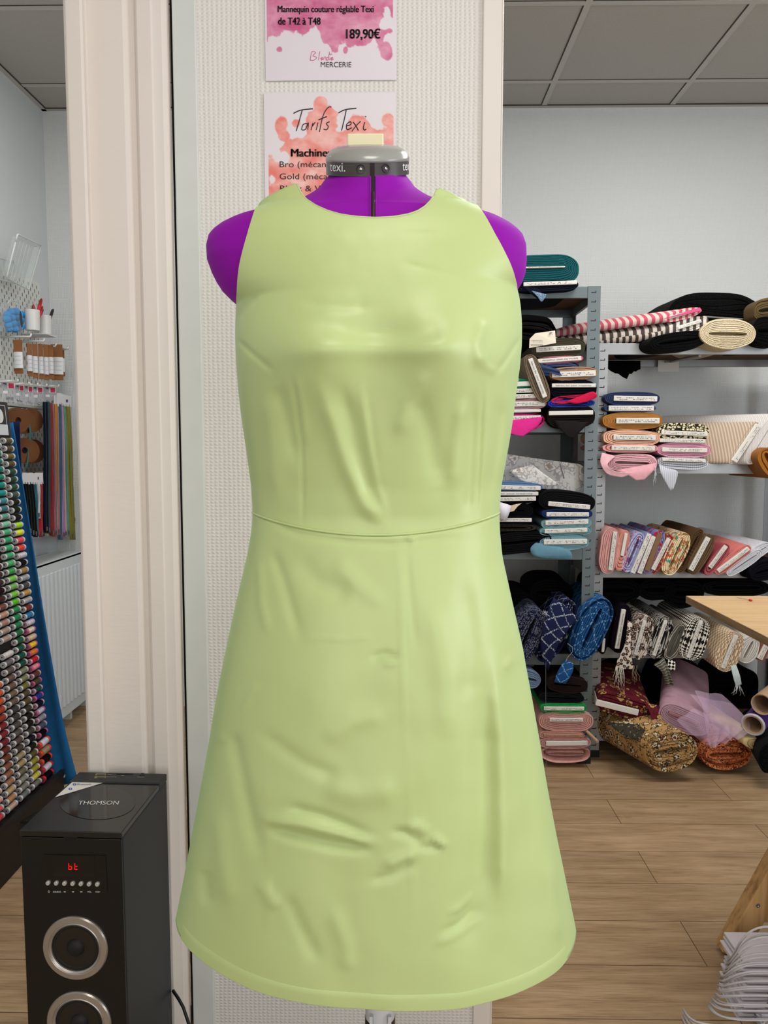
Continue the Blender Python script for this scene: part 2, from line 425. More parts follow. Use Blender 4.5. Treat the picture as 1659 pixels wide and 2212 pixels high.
m = MB(); write(m, 'Machines', 629, 716, 338, 17.5, on, 0.07); m.build('heading', ink, ps)
m = MB(); m = None
for s_, a_, b_, y_ in (('Bro (mécanique)', 604, 748, 361), ('Gold (mécanique)', 604, 762, 387), ('Black & White', 605, 738, 413), ('B', 605, 614, 440)):
    m = MB(); write(m, s_, a_, b_, y_, 13, on); m.build('price_line', ink, ps)

# ------------------------------------------------------------------ dress form and dress
Y0 = 1.03
def tab(rows):
    a = np.array(rows, float); ys_ = np.arange(300, 2100, 2.0)
    out = [ys_]
    for k in range(1, a.shape[1]):
        v = np.interp(ys_, a[:, 0], a[:, k]); vv = np.pad(v, 6, 'edge')
        out.append(np.convolve(vv, np.ones(13) / 13, 'valid'))
    return out
def look(T, y, k=1): return float(np.interp(y, T[0], T[k]))
def tabs_sharp(rows):
    a = np.array(rows, float); return [a[:, 0]] + [a[:, k] for k in range(1, a.shape[1])]
TOR = tabs_sharp([(366,716,872),(379,711,877),(390,700,886),(405,690,897),(420,667,920),(432,643,948),(445,608,988),(455,575,1021),(463,546,1046),(472,516,1070),(482,487,1094),(495,463,1116),(510,450,1130),(530,445,1137),(560,447,1138),(590,458,1135),(610,468,1128),(630,481,1116),(650,501,1106),(665,519,1106),(700,519,1116),(740,520,1116),(790,522,1112),(850,527,1104),(900,532,1098),(950,539,1090),(1000,546,1082),(1050,553,1073),(1107,556,1069),(1150,553,1070),(1200,547,1076),(1300,535,1090),(1400,530,1100),(1500,530,1100)])
DRS = tab([(300,561,1031),(425,561,1031),(448,561,1028),(463,558,1027),(480,553,1036),(500,548,1047),(530,539,1063),(570,527,1087),(600,519,1104),(630,515,1116),(660,513,1122),(700,511,1125),(740,511,1125),(790,513,1121),(850,518,1113),(900,524,1107),(950,531,1099),(1000,538,1090),(1050,545,1081),(1100,548,1077),(1120,548,1077),(1150,545,1078),(1200,536,1083),(1300,512,1105),(1400,490,1128),(1500,470,1147),(1600,453,1165),(1700,436,1181),(1800,417,1200),(1900,398,1221),(1990,380,1240),(2100,360,1262)])
CEN = tab([(300,794),(430,794),(500,798),(600,808),(660,816),(740,818),(1107,812),(1500,808),(2100,810)])
DEP = tab([(300,.053),(378,.053),(400,.056),(425,.060),(440,.063),(455,.067),(470,.072),(490,.079),(520,.089),(560,.099),(600,.106),(640,.113),(700,.122),(760,.131),(790,.134),(850,.126),(950,.112),(1050,.100),(1110,.096),(1200,.108),(1300,.122),(1400,.133),(1600,.146),(1800,.156),(1990,.164),(2100,.166)])
DEB = tab([(300,.053),(378,.053),(425,.07),(455,.085),(490,.095),(560,.105),(700,.105),(850,.095),(1107,.088),(1300,.115),(1500,.135),(2100,.155)])
zc = np.array([P(800, y, Y0).z for y in DRS[0]])
def zy(y): return P(800, y, Y0).z
def yz(z): return float(np.interp(-z, -zc, DRS[0]))
EXP = 2.3
def env(y, side):
    c = look(CEN, y)
    return max(look(TOR, y, side + 1), look(DRS, y, side + 1)) - c if side else c - min(look(TOR, y, 1), look(DRS, y, 1))
def half(T, y, side):
    c = look(CEN, y); return (look(T, y, 2) - c) if side else (c - look(T, y, 1))
def body_depth(y, t):
    return (1 - min(1.0, abs(t)) ** EXP) ** (1 / EXP)
def bust(px, y):
    b = 0.0
    for cx in (672, 968): b += .024 * math.exp(-((px - cx) / 95) ** 2 - ((y - 775) / (70 if y < 775 else 105)) ** 2)
    b -= .006 * math.exp(-((px - 820) / 70) ** 2 - ((y - 800) / 90) ** 2)
    return b
def tiltk(y): return .40 * min(1.0, max(0.0, (475 - y) / 75))
def surf(s, y, T, front=True, off=0.0, tight=1.0, e=None):
    """a point of the figure at height row y, s across from -1 to 1"""
    side = 1 if s > 0 else 0
    c = look(CEN, y); h = half(T, y, side) * tight; px = c + s * h
    t = s * h / (e(y, side) if e else env(y, side))
    if front: D = (look(DEP, y) - (.014 * min(1, max(0, (y - 560) / 120)) if T is TOR else 0)) * body_depth(y, t) + bust(px, y) * body_depth(y, t) ** .6
    else: D = -look(DEB, y) * body_depth(y, t)
    x = P(px, y, Y0).x * (Y0 - max(D, 0)) / Y0
    return Vector((x, Y0 - D - (off if front else -off), P(px, y, Y0).z - (tiltk(y) * D if T is TOR else 0))), px

purple = NT('violet_jersey', 0.75, 0.2, sheen=0.12); purple.col((140, 2, 160)); purple.bump(purple.noise(1400, 1), .1, .0005)
purple.b.inputs['Sheen Tint'].default_value = lin((210, 80, 235))
form = thing('dress_form', 'violet adjustable dress form wearing the lime dress', 'mannequin', Vector((P(794, 1500, Y0).x, Y0, 0)))
phis = [math.pi * 2 * i / 96 for i in range(96)]
rows = []
for y in list(range(374, 480, 6)) + list(range(480, 700, 10)) + list(range(700, 1501, 25)):
    r = []; e = lambda yy, sd: half(TOR, yy, sd)
    for ph in phis:
        s, k = math.cos(ph), math.sin(ph)
        p, _ = surf(s, y, TOR, k <= 0, 0.0, 1.0, e); r.append(p)
    rows.append(r)
m = MB(); m.rings(rows); m.build('torso', purple.m, form, smooth=True)
# opening down the neck front with the adjustment bar behind it
dark_pl = plain('dark_brown_plastic', (52, 34, 32), 0.35, 0.5); gap_m = plain('slit_shadow', (30, 12, 22), .8)
def tfront(px, y, off):
    c = look(CEN, y); sd = 1 if px > c else 0; s = (px - c) / half(TOR, y, sd)
    return surf(s, y, TOR, True, off, 1.0, lambda yy, d: half(TOR, yy, d))[0]
m = MB(); m.grid([[tfront(800, y, .0008), tfront(806, y, .0010), tfront(812, y, .0008)] for y in range(376, 580, 6)]); m.build('neck_slit', gap_m, form, smooth=True)
m = MB()
m.tube([tfront(799.5, y, .0004) for y in range(376, 580, 6)], .0012, 6); m.tube([tfront(812.5, y, .0004) for y in range(376, 580, 6)], .0012, 6)
m.build('slit_edging', purple.m, form, smooth=True)
m = MB(); m.tube([tfront(807, y, .0004) for y in range(414, 580, 6)], .0022, 8); m.build('adjustment_bar', dark_pl, form, smooth=True)
CX = P(794, 345, Y0).x; R0 = .0532
grey_pl = plain('grey_plastic', (150, 150, 145), 0.22, 0.6); band_m = plain('dark_grey_plastic', (62, 57, 54), 0.3, 0.5)
zA, zB, zC = zy(377), zy(346), zy(312)
SH = Matrix.Identity(4); SH[2][1] = .40
M0 = Matrix.Translation((CX, Y0, (zA + zB) / 2)) @ SH @ Matrix.Translation((0, 0, -(zA + zB) / 2))
m = MB(); m.lathe([(R0 + .001, zB - .001), (R0 + .0012, zB + .003), (R0 - .001, zB + .008), (R0 - .006, zB + .0135), (R0 - .015, zB + .0175), (R0 - .03, zB + .0195), (.002, zB + .020)], M0, 64)
m.build('neck_cap', grey_pl, form, smooth=True)
m = MB(); m.lathe([(R0 - .004, zA), (R0 + .0005, zA + .0005), (R0 + .0005, zB - .001), (R0 - .004, zB - .0005)], M0, 96, False, False)
band = m.build('neck_band', band_m, form, smooth=True, angle=.6)
def onband(px, py, o=.0012):
    x = P(px, py, Y0 - R0).x - CX; x = max(-R0 * .999, min(R0 * .999, x)); a = math.asin(x / R0)
    return Vector((CX + (R0 + o) * math.sin(a), Y0 - (R0 + o) * math.cos(a), P(794, py, Y0).z - .40 * R0 * math.cos(a)))
m = MB(); m.grid([[onband(x, y, .0007) for x in (799, 804, 809)] for y in (343, 360, 378)]); m.build('band_gap', gap_m, form)
silver = plain('bright_steel', (200, 200, 205), .2, .5, 1.0)
for dx in (779, 833):
    c = onband(dx, 361, 0); nrm = Vector((c.x - CX, c.y - Y0, 0)).normalized(); q = nrm.to_track_quat('Z', 'Y').to_matrix().to_4x4(); q.translation = c
    m = MB(); m.lathe([(.0055, 0), (.0055, .0012), (.0046, .0013), (.0042, .0002), (.001, .0002)], q, 24); d = m.build('dial', plain('dial_plastic', (34, 22, 40), .3, .5), form, smooth=True, angle=.5)
    m = MB(); m.lathe([(.0022, .0002), (.0020, .0016), (.0008, .0022)], q, 16); m.build('screw', silver, d, smooth=True)
white_ink = plain('white_lettering', (225, 225, 225), .5)
m = MB()
def cyl_txt(a0, a1, yb, h):
    def f(u, y): # u in 0..1 runs from angle a0 to a1
        a = a0 + (a1 - a0) * u
        return Vector((CX + (R0 + .0011) * math.sin(a), Y0 - (R0 + .0011) * math.cos(a), zA + y - .40 * R0 * math.cos(a)))
    global m
    m = MB(); write(m, 'texi.', 0, 1, .006, -h, f, 0.0); m.build('band_lettering', white_ink, band)
cyl_txt(-1.02, -.50, .005, .0115); cyl_txt(.98, 1.50, .005, .0115)
m = MB(); a, b = P(752, 317, Y0 + .02), P(829, 303, Y0 + .02); m.box((a.x, Y0 - .004, zC - .004), (b.x, Y0 + .044, b.z)); m.build('top_handle', plain('ivory_plastic', (226, 216, 178), .35, .4), form, bevel=.002)
# stand
PC = P(821, 2190, Y0).x
pole_m = plain('white_plastic', (206, 206, 210), .3, .5); blk = plain('black_plastic', (22, 22, 24), .35, .5)
m = MB(); zt = P(800, 2050, Y0).z; z2 = P(821, 2193, Y0).z
m.lathe([(.021, z2), (.021, zt)], Matrix.Translation((PC, Y0, 0)), 32); m.build('pole_sleeve', pole_m, form, smooth=True, angle=.5)
for dx in (-.012, 0.014):
    m = MB(); m.box((PC + dx - .0022, Y0 - .024, z2 + .002), (PC + dx + .0022, Y0 - .019, z2 + .016)); m.build('sleeve_groove', pole_m, form)
m = MB(); m.lathe([(.0215, z2 - .06), (.0215, z2)], Matrix.Translation((PC, Y0, 0)), 32); m.build('clamp_collar', blk, form, smooth=True, angle=.5)
m = MB(); a = Matrix.Translation((PC, Y0, 0)); m.box((-.011, -.0235, z2 - .06), (.011, -.015, z2 - .002), a); m.build('clamp_label', pole_m, form)
m = MB(); m.lathe([(.015, .05), (.015, z2 - .06)], Matrix.Translation((PC, Y0, 0)), 24); m.build('pole', pole_m, form, smooth=True, angle=.5)
m = MB(); m.tube([(PC, Y0, zt - .02), (PC, Y0, zy(1490))], .015, 16); m.build('inner_rod', silver, form, smooth=True)
m = MB(); m.lathe([(.03, .04), (.03, .1), (.018, .12)], Matrix.Translation((PC, Y0, 0)), 24); m.build('stand_hub', blk, form, smooth=True, angle=.5)
for k in range(4):
    an = .4 + k * math.pi / 2; d = Vector((math.cos(an), math.sin(an), 0))
    m = MB(); m.tube([Vector((PC, Y0, .07)) + d * .02, Vector((PC, Y0, .055)) + d * .12, Vector((PC, Y0, .014)) + d * .27], [.013, .012, .011], 10); m.build('stand_foot', blk, form, smooth=True)

# the dress: fine cloth with creases, darts, folds
CREASE = [  # pixel polyline, half width px, height m (positive = ridge towards viewer)
 ([(512,732),(545,762),(592,802)], 5, -.0022), ([(1124,726),(1100,765),(1072,805)], 6, -.0026), ([(1072,805),(1048,792),(1034,762)], 9, .0022),
 ([(1045,690),(1030,740),(1036,800)], 14, .0022),
 ([(633,812),(640,860),(652,960),(655,1050),(654,1128)], 4, -.0022), ([(640,810),(655,880),(666,960)], 7, .0016),
 ([(1043,822),(1040,900),(1036,1000),(1029,1115)], 4, -.0022), ([(1022,850),(1020,950),(1015,1060),(1010,1110)], 13, -.0018), ([(1000,860),(985,960),(978,1060)], 16, .0020),
 ([(778,826),(790,900),(800,970),(815,1050),(835,1110)], 8, .0020), ([(792,850),(800,930),(812,1020),(822,1080)], 9, -.0014),
 ([(690,830),(720,920),(750,1010),(790,1090),(830,1130)], 17, .0026), ([(735,830),(765,920),(790,1030),(800,1080)], 15, -.0020),
 ([(600,830),(620,900),(640,1000)], 14, -.0018), ([(575,850),(590,960),(600,1090)], 16, .0012),
 ([(925,800),(880,870),(860,940)], 16, .0014), ([(900,850),(930,940),(950,1050)], 22, -.0018), ([(1085,860),(1075,960),(1055,1080)], 14, -.0022), ([(1095,830),(1090,940),(1072,1050)], 8, .0016),
 ([(640,690),(760,716),(900,722),(980,705)], 26, -.0022), ([(620,760),(760,748),(900,752),(1000,745)], 22, .0016), ([(650,655),(740,664),(800,660)], 12, -.0009),
 ([(870,568),(950,588),(1040,606)], 5, -.0008), ([(560,640),(530,665),(517,690)], 9, -.0014),
 ([(586,1126),(640,1152),(750,1172),(850,1177),(1000,1160)], 7, -.0020), ([(880,1156),(893,1166),(890,1178)], 5, .0022),
 ([(855,1165),(862,1250),(866,1360),(872,1500),(882,1700),(890,1900),(893,2120)], 3, .0010), ([(878,1190),(886,1280),(900,1400)], 7, -.0012),
 ([(590,1190),(615,1260),(650,1380)], 12, -.0018), ([(560,1200),(565,1300),(580,1370)], 10, .0012), ([(640,1200),(690,1260),(760,1290)], 24, -.0014), ([(720,1210),(770,1260),(830,1310)], 20, .0010),
 ([(575,1620),(578,1800),(583,2050)], 2.5, .0009),
 ([(800,1424),(830,1414),(862,1422)], 8, -.0022), ([(830,1436),(860,1428)], 7, .0016), ([(650,1378),(760,1380),(800,1376)], 4, .0008),
 ([(500,1575),(515,1640),(540,1760),(560,1850)], 16, -.0024), ([(470,1590),(490,1600),(512,1570)], 9, .0014), ([(560,1580),(660,1650),(730,1680)], 16, -.0014), ([(520,1540),(540,1500),(560,1480)], 7, .0012),
 ([(580,1790),(640,1806),(720,1826),(800,1836)], 12, -.0030), ([(570,1768),(650,1775),(740,1800),(810,1822)], 11, .0026), ([(620,1742),(700,1765),(800,1810)], 12, -.0022),
 ([(845,1795),(880,1800),(910,1824)], 9, -.0032), ([(935,1804),(955,1822),(960,1830)], 6, .0036), ([(880,1790),(900,1780),(925,1800)], 9, .0026), ([(905,1830),(950,1832)], 7, -.0024), ([(830,1870),(870,1850),(900,1840)], 10, .0018), ([(800,1905),(850,1890),(900,1862)], 10, -.0016),
 ([(970,1970),(1000,1960),(1020,1940)], 8, .0024), ([(955,2010),(990,2000),(1030,1975)], 8, -.0024), ([(940,2035),(990,2020),(1040,1990)], 8, .0016),
 ([(1065,1420),(1080,1600),(1085,1800),(1083,1950)], 16, .0040), ([(1040,1500),(1050,1700),(1040,1900),(1000,2050)], 34, -.0050), ([(1110,1380),(1125,1500),(1140,1700),(1150,1900)], 24, -.0030), ([(1185,1850),(1195,1950),(1205,2030)], 12, .0022),
 ([(1085,1435),(1098,1440),(1105,1420)], 8, .0020), ([(930,1300),(960,1450),(970,1600)], 26, .0018), ([(1000,1250),(1020,1400),(1010,1520)], 22, -.0018),
 ([(470,1750),(480,1850),(500,1960)], 20, .0020), ([(440,1880),(450,1960)], 14, -.0020), ([(700,1600),(760,1560),(830,1540)], 20, .0012), ([(700,1700),(780,1720),(860,1700)], 26, .0016), ([(620,1930),(650,2000),(690,2080)], 14, -.0016), ([(720,1960),(745,2040),(752,2100)], 16, .0014), ([(560,1900),(600,1960)], 14, .0016),
]
CR = []
for pl, w, h in CREASE:
    a = np.array(pl, float); CR.append((a[:-1], a[1:] - a[:-1], w, h, a.min(0) - 3.2 * w, a.max(0) + 3.2 * w))
def crease(px, py):
    s = 0.0
    for A, D, w, h, lo, hi in CR:
        if px < lo[0] or px > hi[0] or py < lo[1] or py > hi[1]: continue
        rel = np.array((px, py)) - A; tt = (rel * D).sum(1) / (D * D).sum(1)
        c = np.clip(tt, 0, 1)[:, None]; d2 = (((rel - c * D)) ** 2).sum(1); k = int(d2.argmin())
        fr = (k + float(np.clip(tt[k], 0, 1))) / len(A); ends = min(1, 5 * min(fr, 1 - fr) + .15)
        s += (1.3 if w < 10 else 2.3) * h * ends * math.exp(-d2[k] / (w * w))
    if py > 1160:
        q = min(1, (py - 1160) / 300)
        s += q * (.0022 * noise.fractal((px * .0055 + 3, py * .0035, 4.2), 1, 2, 2) + .0016 * noise.noise((px * .012 + py * .004, py * .010 - px * .003, 7.7)))
    elif py > 620: s += .0012 * noise.noise((px * .014, py * .007, 2.2)) * min(1, (py - 620) / 120)
    s += .0011 * noise.fractal((px * .008, py * .006, 1.7), 1, 2, 3) if 500 < py else 0
    return s
lime = NT('lime_cotton_satin', 0.42, 0.42, sheen=0.3)
lime.col(lime.mix(lime.noise(7, 3), (186, 200, 132), (193, 208, 144))); lime.b.inputs['Sheen Tint'].default_value = lin((170, 235, 190)); lime.set('Sheen Roughness', .4)
lime.bump(lime.noise(1500, 1), .05, .0003)
dress = thing('dress', 'sleeveless lime green A line dress on the violet form', 'dress', Vector((P(812, 1107, Y0).x, Y0, zy(1990))))
NC = 150
def waist_z(s, front): 
    z = zy(1106) - (.0195 if front else .0) * (1 - s * s); return z
NECK = [(-1, 448), (-.83, 437), (-.658, 425), (-.63, 437), (-.60, 449), (-.555, 459), (-.47, 470), (-.36, 479), (-.24, 485), (-.1, 488), (.04, 490), (.2, 490), (.33, 487.5), (.42, 483), (.50, 475), (.57, 464), (.615, 452), (.645, 437), (.80, 449), (.95, 459), (1, 464)]
NECKB = [(-1, 448), (-.658, 428), (-.5, 436), (0, 442), (.5, 446), (.655, 440), (1, 464)]
def top_z(s, front):
    T = NECK if front else NECKB
    y = float(np.interp(s, [a for a, b in T], [b for a, b in T]))
    if front:
        D = .055 * max(0, 1 - (s / .66) ** 2)
        return P(800, y, Y0 - D).z
    return zy(y)
def put(p, px, front):
    if front:
        a, b = proj(p); p = p - Vector((0, crease(a, b), 0))
    return p
def cols(front):
    ss = [math.sin(math.pi * (i / NC - .5)) for i in range(NC + 1)]
    return ss
def bod(front):
    nr = 130; rows = []
    for j in range(nr + 1):
        v = j / nr; row = []
        for s in cols(front):
            z0, z1 = waist_z(s, front), top_z(s, front); z = z0 + (z1 - z0) * v
            p, px = surf(s, yz(z), DRS, front, .0045)
            row.append(put(Vector((p.x, p.y, z)), px, front))
        rows.append(row)
    return rows
m = MB(); m.grid(bod(True)); m.grid([r[::-1] for r in bod(False)])
bo = m.build('bodice', lime.m, dress, smooth=True, solid=.0016)
def hem_z(s): return zy(1991 + 12 * s)
def skirt_pt(ph, v, off=.0045):
    s, k = math.cos(ph), math.sin(ph); front = k <= 0
    z0, z1 = waist_z(s, front) - .0015, hem_z(s); z = z0 + (z1 - z0) * v
    y = yz(z); p, px = surf(s, y, DRS, front, off)
    p = Vector((p.x, p.y, z))
    if front: p = put(p, px, True)
    w = .0035 * v * math.sin(ph * 7 + 1.0) * (0.4 + .6 * (0 if front else 1))
    return p + Vector((0, w * abs(k), 0))
nph = 260
ph = [2 * math.pi * i / nph for i in range(nph)]
m = MB(); m.rings([[skirt_pt(a, 1 - j / 150) for a in ph] for j in range(151)], True, False, False)
m.build('skirt', lime.m, dress, smooth=True, solid=.0016)
m = MB(); m.rings([[skirt_pt(a, v, o) for a in ph] for v, o in ((.9668, .0047), (.9670, .0057), (.9676, .0060), (.98, .0060), (1.0, .0060), (1.0012, .0059), (1.0012, .0035))], True, False, False)
m.build('hem_band', lime.m, dress, smooth=True)
m = MB(); m.tube([skirt_pt(math.pi + math.pi * i / 90, -.003, .0050) for i in range(91)], .0016, 8); m.build('waist_seam', lime.m, dress, smooth=True)
m = MB(); m.tube([surf(s, yz(top_z(s, True)), DRS, True, .0045)[0].xy.to_3d() + Vector((0, 0, top_z(s, True))) for s in np.linspace(-.652, .64, 90)], .0013, 6); m.build('neckline_edging', lime.m, dress, smooth=True)
# ------------------------------------------------------------------ shelving racks
board_m = plain('chipboard', (104, 74, 50), 0.8, .2, var=.1, nsc=60)
def rack(label, px_r, YF, YB, x_left, levels, metal, slot_m, right_only=False, n_face=True, x_right=None):
    xr = x_right if x_right is not None else P(px_r, 1106, YF).x
    root = thing('shelving_rack', label, 'shelving', Vector(((x_left + xr) / 2, (YF + YB) / 2, 0)), 'metal fabric racks')
    top = levels[0]; t_ = .0022; wdt = .05
    for X, sx in ((x_left, 1), (xr, -1)):
        for Y, sy in ((YF, 1), (YB, -1)):
            m = MB(); m.cur = 0
            a, b = sorted((X, X + sx * wdt)); c, d = sorted((Y, Y + sy * t_)); m.box((a, c, 0.012), (b, d, top))
            a, b = sorted((X, X + sx * t_)); c, d = sorted((Y + sy * t_, Y + sy * wdt)); m.box((a, c, 0.012), (b, d, top))
            m.cur = 1; z = .05
            while z < top - .02:       # keyhole slots, punched all the way up
                xm = X + sx * wdt * .55
                m.box((xm - .010, min(Y - sy * .0003, Y + sy * .001), z), (xm + .010, max(Y - sy * .0003, Y + sy * .001), z + .0035))
                m.box((xm + .007, min(Y - sy * .0003, Y + sy * .001), z + .0035), (xm + .010, max(Y - sy * .0003, Y + sy * .001), z + .009))
                ym = Y + sy * wdt * .5
                m.box((min(X - sx * .0003, X + sx * .001), ym - .010, z), (max(X - sx * .0003, X + sx * .001), ym + .010, z + .0035))
                z += .0365
            o = m.build('post', [metal, slot_m], root)
            m = MB(); a, b = sorted((X - sx * .002, X + sx * (wdt + .002))); c, d = sorted((Y - sy * .002, Y + sy * wdt)); m.box((a, c, 0), (b, d, .03)); m.build('foot_cap', plain('black_rubber', (18, 18, 18), .7), o)
    for z in levels:
        m = MB(); m.box((x_left + .004, YF + .02, z - .014), (xr - .004, YB - .02, z - .005)); sh = m.build('shelf_board', board_m, root)
        for Y, sy in ((YF + .0025, 1), (YB - .0025, -1)):
            m = MB(); c, d = sorted((Y, Y + sy * .012))
            m.box((x_left + .003, c, z - .046), (xr - .003, d, z)); m.build('shelf_beam', metal, sh, bevel=.002)
        for X, sx in ((x_left + .0025, 1), (xr - .0025, -1)):
            m = MB(); c, d = sorted((X, X + sx * .012)); m.box((c, YF + .016, z - .046), (d, YB - .016, z)); m.build('side_beam', metal, sh)
    return root
slate = plain('slate_grey_steel', (98, 108, 110), .45, .5, .35); galv = plain('galvanised_steel', (150, 151, 152), .42, .5, .45, var=.05, nsc=40)
slot_m = plain('slot_dark', (28, 28, 30), .8)
ZL = [1.938, 1.41, .897, .462, .075]; ZR = [1.726, 1.243, .812, .472, .115]
YL, YR = 3.10, 3.17
rack('dark slate grey steel rack of fabric bolts, right behind the dress', 1287, YL, 3.56, -.10, ZL, slate, slot_m)
xl2 = P(1287, 1106, YL).x + .004
rr = rack('pale galvanised steel rack of fabric bolts beside the slate grey one', 0, YR, 3.66, xl2, ZR, galv, slot_m, x_right=xl2 + .985)
m = MB(); m.tube([P(1437, 781, 3.60), P(1450, 781, 3.60), P(1512, 768, YR + .06)], .006, 8); m.build('brace_rod', galv, rr)
def rack_back(z0, z1): pass

# ------------------------------------------------------------------ bolts of cloth
card_m = plain('bolt_card', (214, 210, 202), .7, .2, var=.04, nsc=30)
print_m = plain('label_print', (88, 86, 94), .7); blue_print = plain('blue_pen', (60, 70, 150), .7)
se = lambda a, w, h, p: (w / 2 * math.copysign(abs(math.cos(a)) ** (2 / p), math.cos(a)), h / 2 * math.copysign(abs(math.sin(a)) ** (2 / p), math.sin(a)))
NB = 48
_seed = [0]
def bolt(label, mat, c, wh, ang=0, core=None, Y=3.06, axis=(0, .38, 0), layers=5, sag=0.0, hollow=0.0, txt=None, marks=True, name='fabric_bolt', cat='fabric bolt', group=None, squash=2.7, wob=1.0, inner=None, card=None, flip=False):
    _seed[0] += 1; sd = _seed[0]; rnd = random.Random(sd)
    sc = Y / F * (ROT @ Vector((0, 0, -1))).y ** -1 * 1.0
    ca, sa = math.cos(math.radians(ang)), math.sin(math.radians(ang))
    C0 = P(c[0], c[1], Y); A = Vector(axis)
    def W(u, v, y): # end plane pixels, y metres back along the bolt
        x = u * ca - v * sa; z = u * sa + v * ca
        k = y / max(A.length, 1e-6)
        return Vector((C0.x + x * sc, Y, C0.z + z * sc)) + A * k
    w, h = wh
    if core is True: core = (w * .84, min(13, h * .42), 0, 0)
    base = W(0, -h / 2, A.length * .4)
    root = thing(name, label, cat, base, group)
    ci = core or (w * .66, max(2.0, h * .07), 0, 0)
    def shape(f, y, amp=1.0):
        R = []
        for i in range(NB):
            a = 2 * math.pi * i / NB
            ou, ov = se(a, w, h, squash); iu, iv = se(a, ci[0], ci[1], 4)
            iu += ci[2]; iv += ci[3]
            if ov < 0: ov *= 1 + sag
            u, v = iu + (ou - iu) * f, iv + (ov - iv) * f
            n = noise.noise((math.cos(a) * 1.3 + sd * 3.7, math.sin(a) * 1.3, f * 2.5 + y * 4)) * h * .075 * amp * wob * min(1, f * 2)
            v += n * abs(math.sin(a)) ** .5; u += n * .5 * math.cos(a)
            R.append(W(u, v, y))
        return R
    R = []; La = A.length
    for k in range(7):
        y = La * (1 - k / 6 * .96); R.append(shape(1 - (.03 if k == 0 else 0), y))
    R += [shape(1, .008), shape(.992, .002), shape(.96, 0)]
    d = .93 / layers
    for k in range(layers):
        f = .96 - d * k; ho = hollow if k == 0 and hollow else 0
        R.append(shape(f - d * .70, .0005 + ho * .3)); R.append(shape(f - d * .86, .012 + ho)); R.append(shape(max(.015, f - d * 1.0), .001 + ho * .6))
    R.append(shape(.01, .02 if core else .05))
    m = MB(); m.rings(R); fo = m.build('fabric', mat, root, smooth=True, angle=1.0)
    per = 1.7 * (w + h) * sc; L0 = [La * (k / 6 * .96) for k in range(7)]; ff = [La - .008 * 1, La, La + .002] + [La + .004 + (k + 1) * h * .5 * sc / (3 * layers + 1) for k in range(len(R) - 10)]
    uvs = [(i / NB * per, v, 0) for v in (L0 + ff) for i in range(NB)]
    at = fo.data.attributes.new('cloth_uv', 'FLOAT_VECTOR', 'POINT'); at.data.foreach_set('vector', np.array(uvs, dtype=np.float32).ravel())
    if core:
        m = MB(); cw, ch, du, dv = core
        q = lambda y: [W(du - cw/2, dv - ch/2, y), W(du + cw/2, dv - ch/2, y), W(du + cw/2, dv + ch/2, y), W(du - cw/2, dv + ch/2, y)]
        m.hexa(q(-.006), q(.10)); co = m.build('core_board', card or card_m, root, bevel=.002)
        pl = lambda x, y: W(du + x, dv - y, -.0068)
        if txt:
            m = MB(); s_ = -1 if flip else 1
            write(m, txt, -cw * .42 * s_, cw * .40 * s_, ch * .16 * s_, ch * .38 * s_, pl); m.build('label_lettering', print_m, co)
        if marks:
            m = MB(); x = -cw * (.44)
            if not txt:
                for row in (-.14, .16):
                    x = -cw * .44
                    while x < cw * .42:
                        l = rnd.uniform(.012, .05) * cw; g = rnd.uniform(.006, .03) * cw
                        if rnd.random() < .72:
                            hh = ch * rnd.uniform(.05, .12)
                            m.add([pl(x, row*ch - hh/2), pl(x + l, row*ch - hh/2), pl(x + l, row*ch + hh/2), pl(x, row*ch + hh/2)], [(0, 1, 2, 3)])
                        x += l + g
                if m.v: m.build('printed_label', print_m, co)
    return root
def flap(root, L, R, mat, name='loose_end', nu=8, solid=.002, curl=.0):
    """hanging cloth between two pixel polylines of (px, py, Y)"""
    n = max(len(L), 2); rows = []
    def cr(p, k, t):
        p0, p1, p2, p3 = (Vector(p[max(0, min(len(p) - 1, k + d))]) for d in (-1, 0, 1, 2))
        return .5 * ((2*p1) + (-p0+p2)*t + (2*p0-5*p1+4*p2-p3)*t*t + (-p0+3*p1-3*p2+p3)*t**3)
    for k in range(n - 1):
        for q in range(5 if k < n - 2 else 6):
            a, b = cr(L, k, q / 5), cr(R, k, q / 5); row = []
            for i in range(nu + 1):
                p = a.lerp(b, i / nu); w = P(p.x, p.y, p.z); w.y += curl * math.sin(i / nu * math.pi * 3 + k + q * .15) * (.3 + .7 * (k + q / 5) / n)
                row.append(w)
            rows.append(row)
    m = MB(); m.grid(rows); fo = m.build(name, mat, root, smooth=True, solid=solid)
    uvs = []; acc = 0.0
    for k, rw in enumerate(rows):
        if k: acc += (rw[0] - rows[k - 1][0]).length
        wd = (rw[0] - rw[-1]).length; uvs += [(wd * i / nu, acc, 0) for i in range(nu + 1)]
    at = fo.data.attributes.new('cloth_uv', 'FLOAT_VECTOR', 'POINT'); at.data.foreach_set('vector', np.array(uvs, dtype=np.float32).ravel())
    return fo
def threads(root, pts, mat, name='frayed_threads', n=12, length=60, Y=3.03, spread=14):
    m = MB(); rnd = random.Random(len(pts) * 3 + int(pts[0][0]))
    for k in range(n):
        x, y = pts[k % len(pts)]; x += rnd.uniform(-5, 5); l = length * rnd.uniform(.5, 1.1); s = rnd.uniform(-1, 1) * spread
        m.tube([P(x, y - 3, Y), P(x + s * .25 + rnd.uniform(-3, 3), y + l * .35, Y - .004), P(x + s * .6 + rnd.uniform(-3, 3), y + l * .7, Y - .004), P(x + s, y + l, Y)], .0009, 4)
    return m.build(name, mat, root, smooth=True)
FFY = 'fabrics for your creativity'
black = (17, 16, 18); navy = (24, 28, 48)
GL, GR = 'bolts on the slate grey rack', 'bolts on the pale galvanised rack'
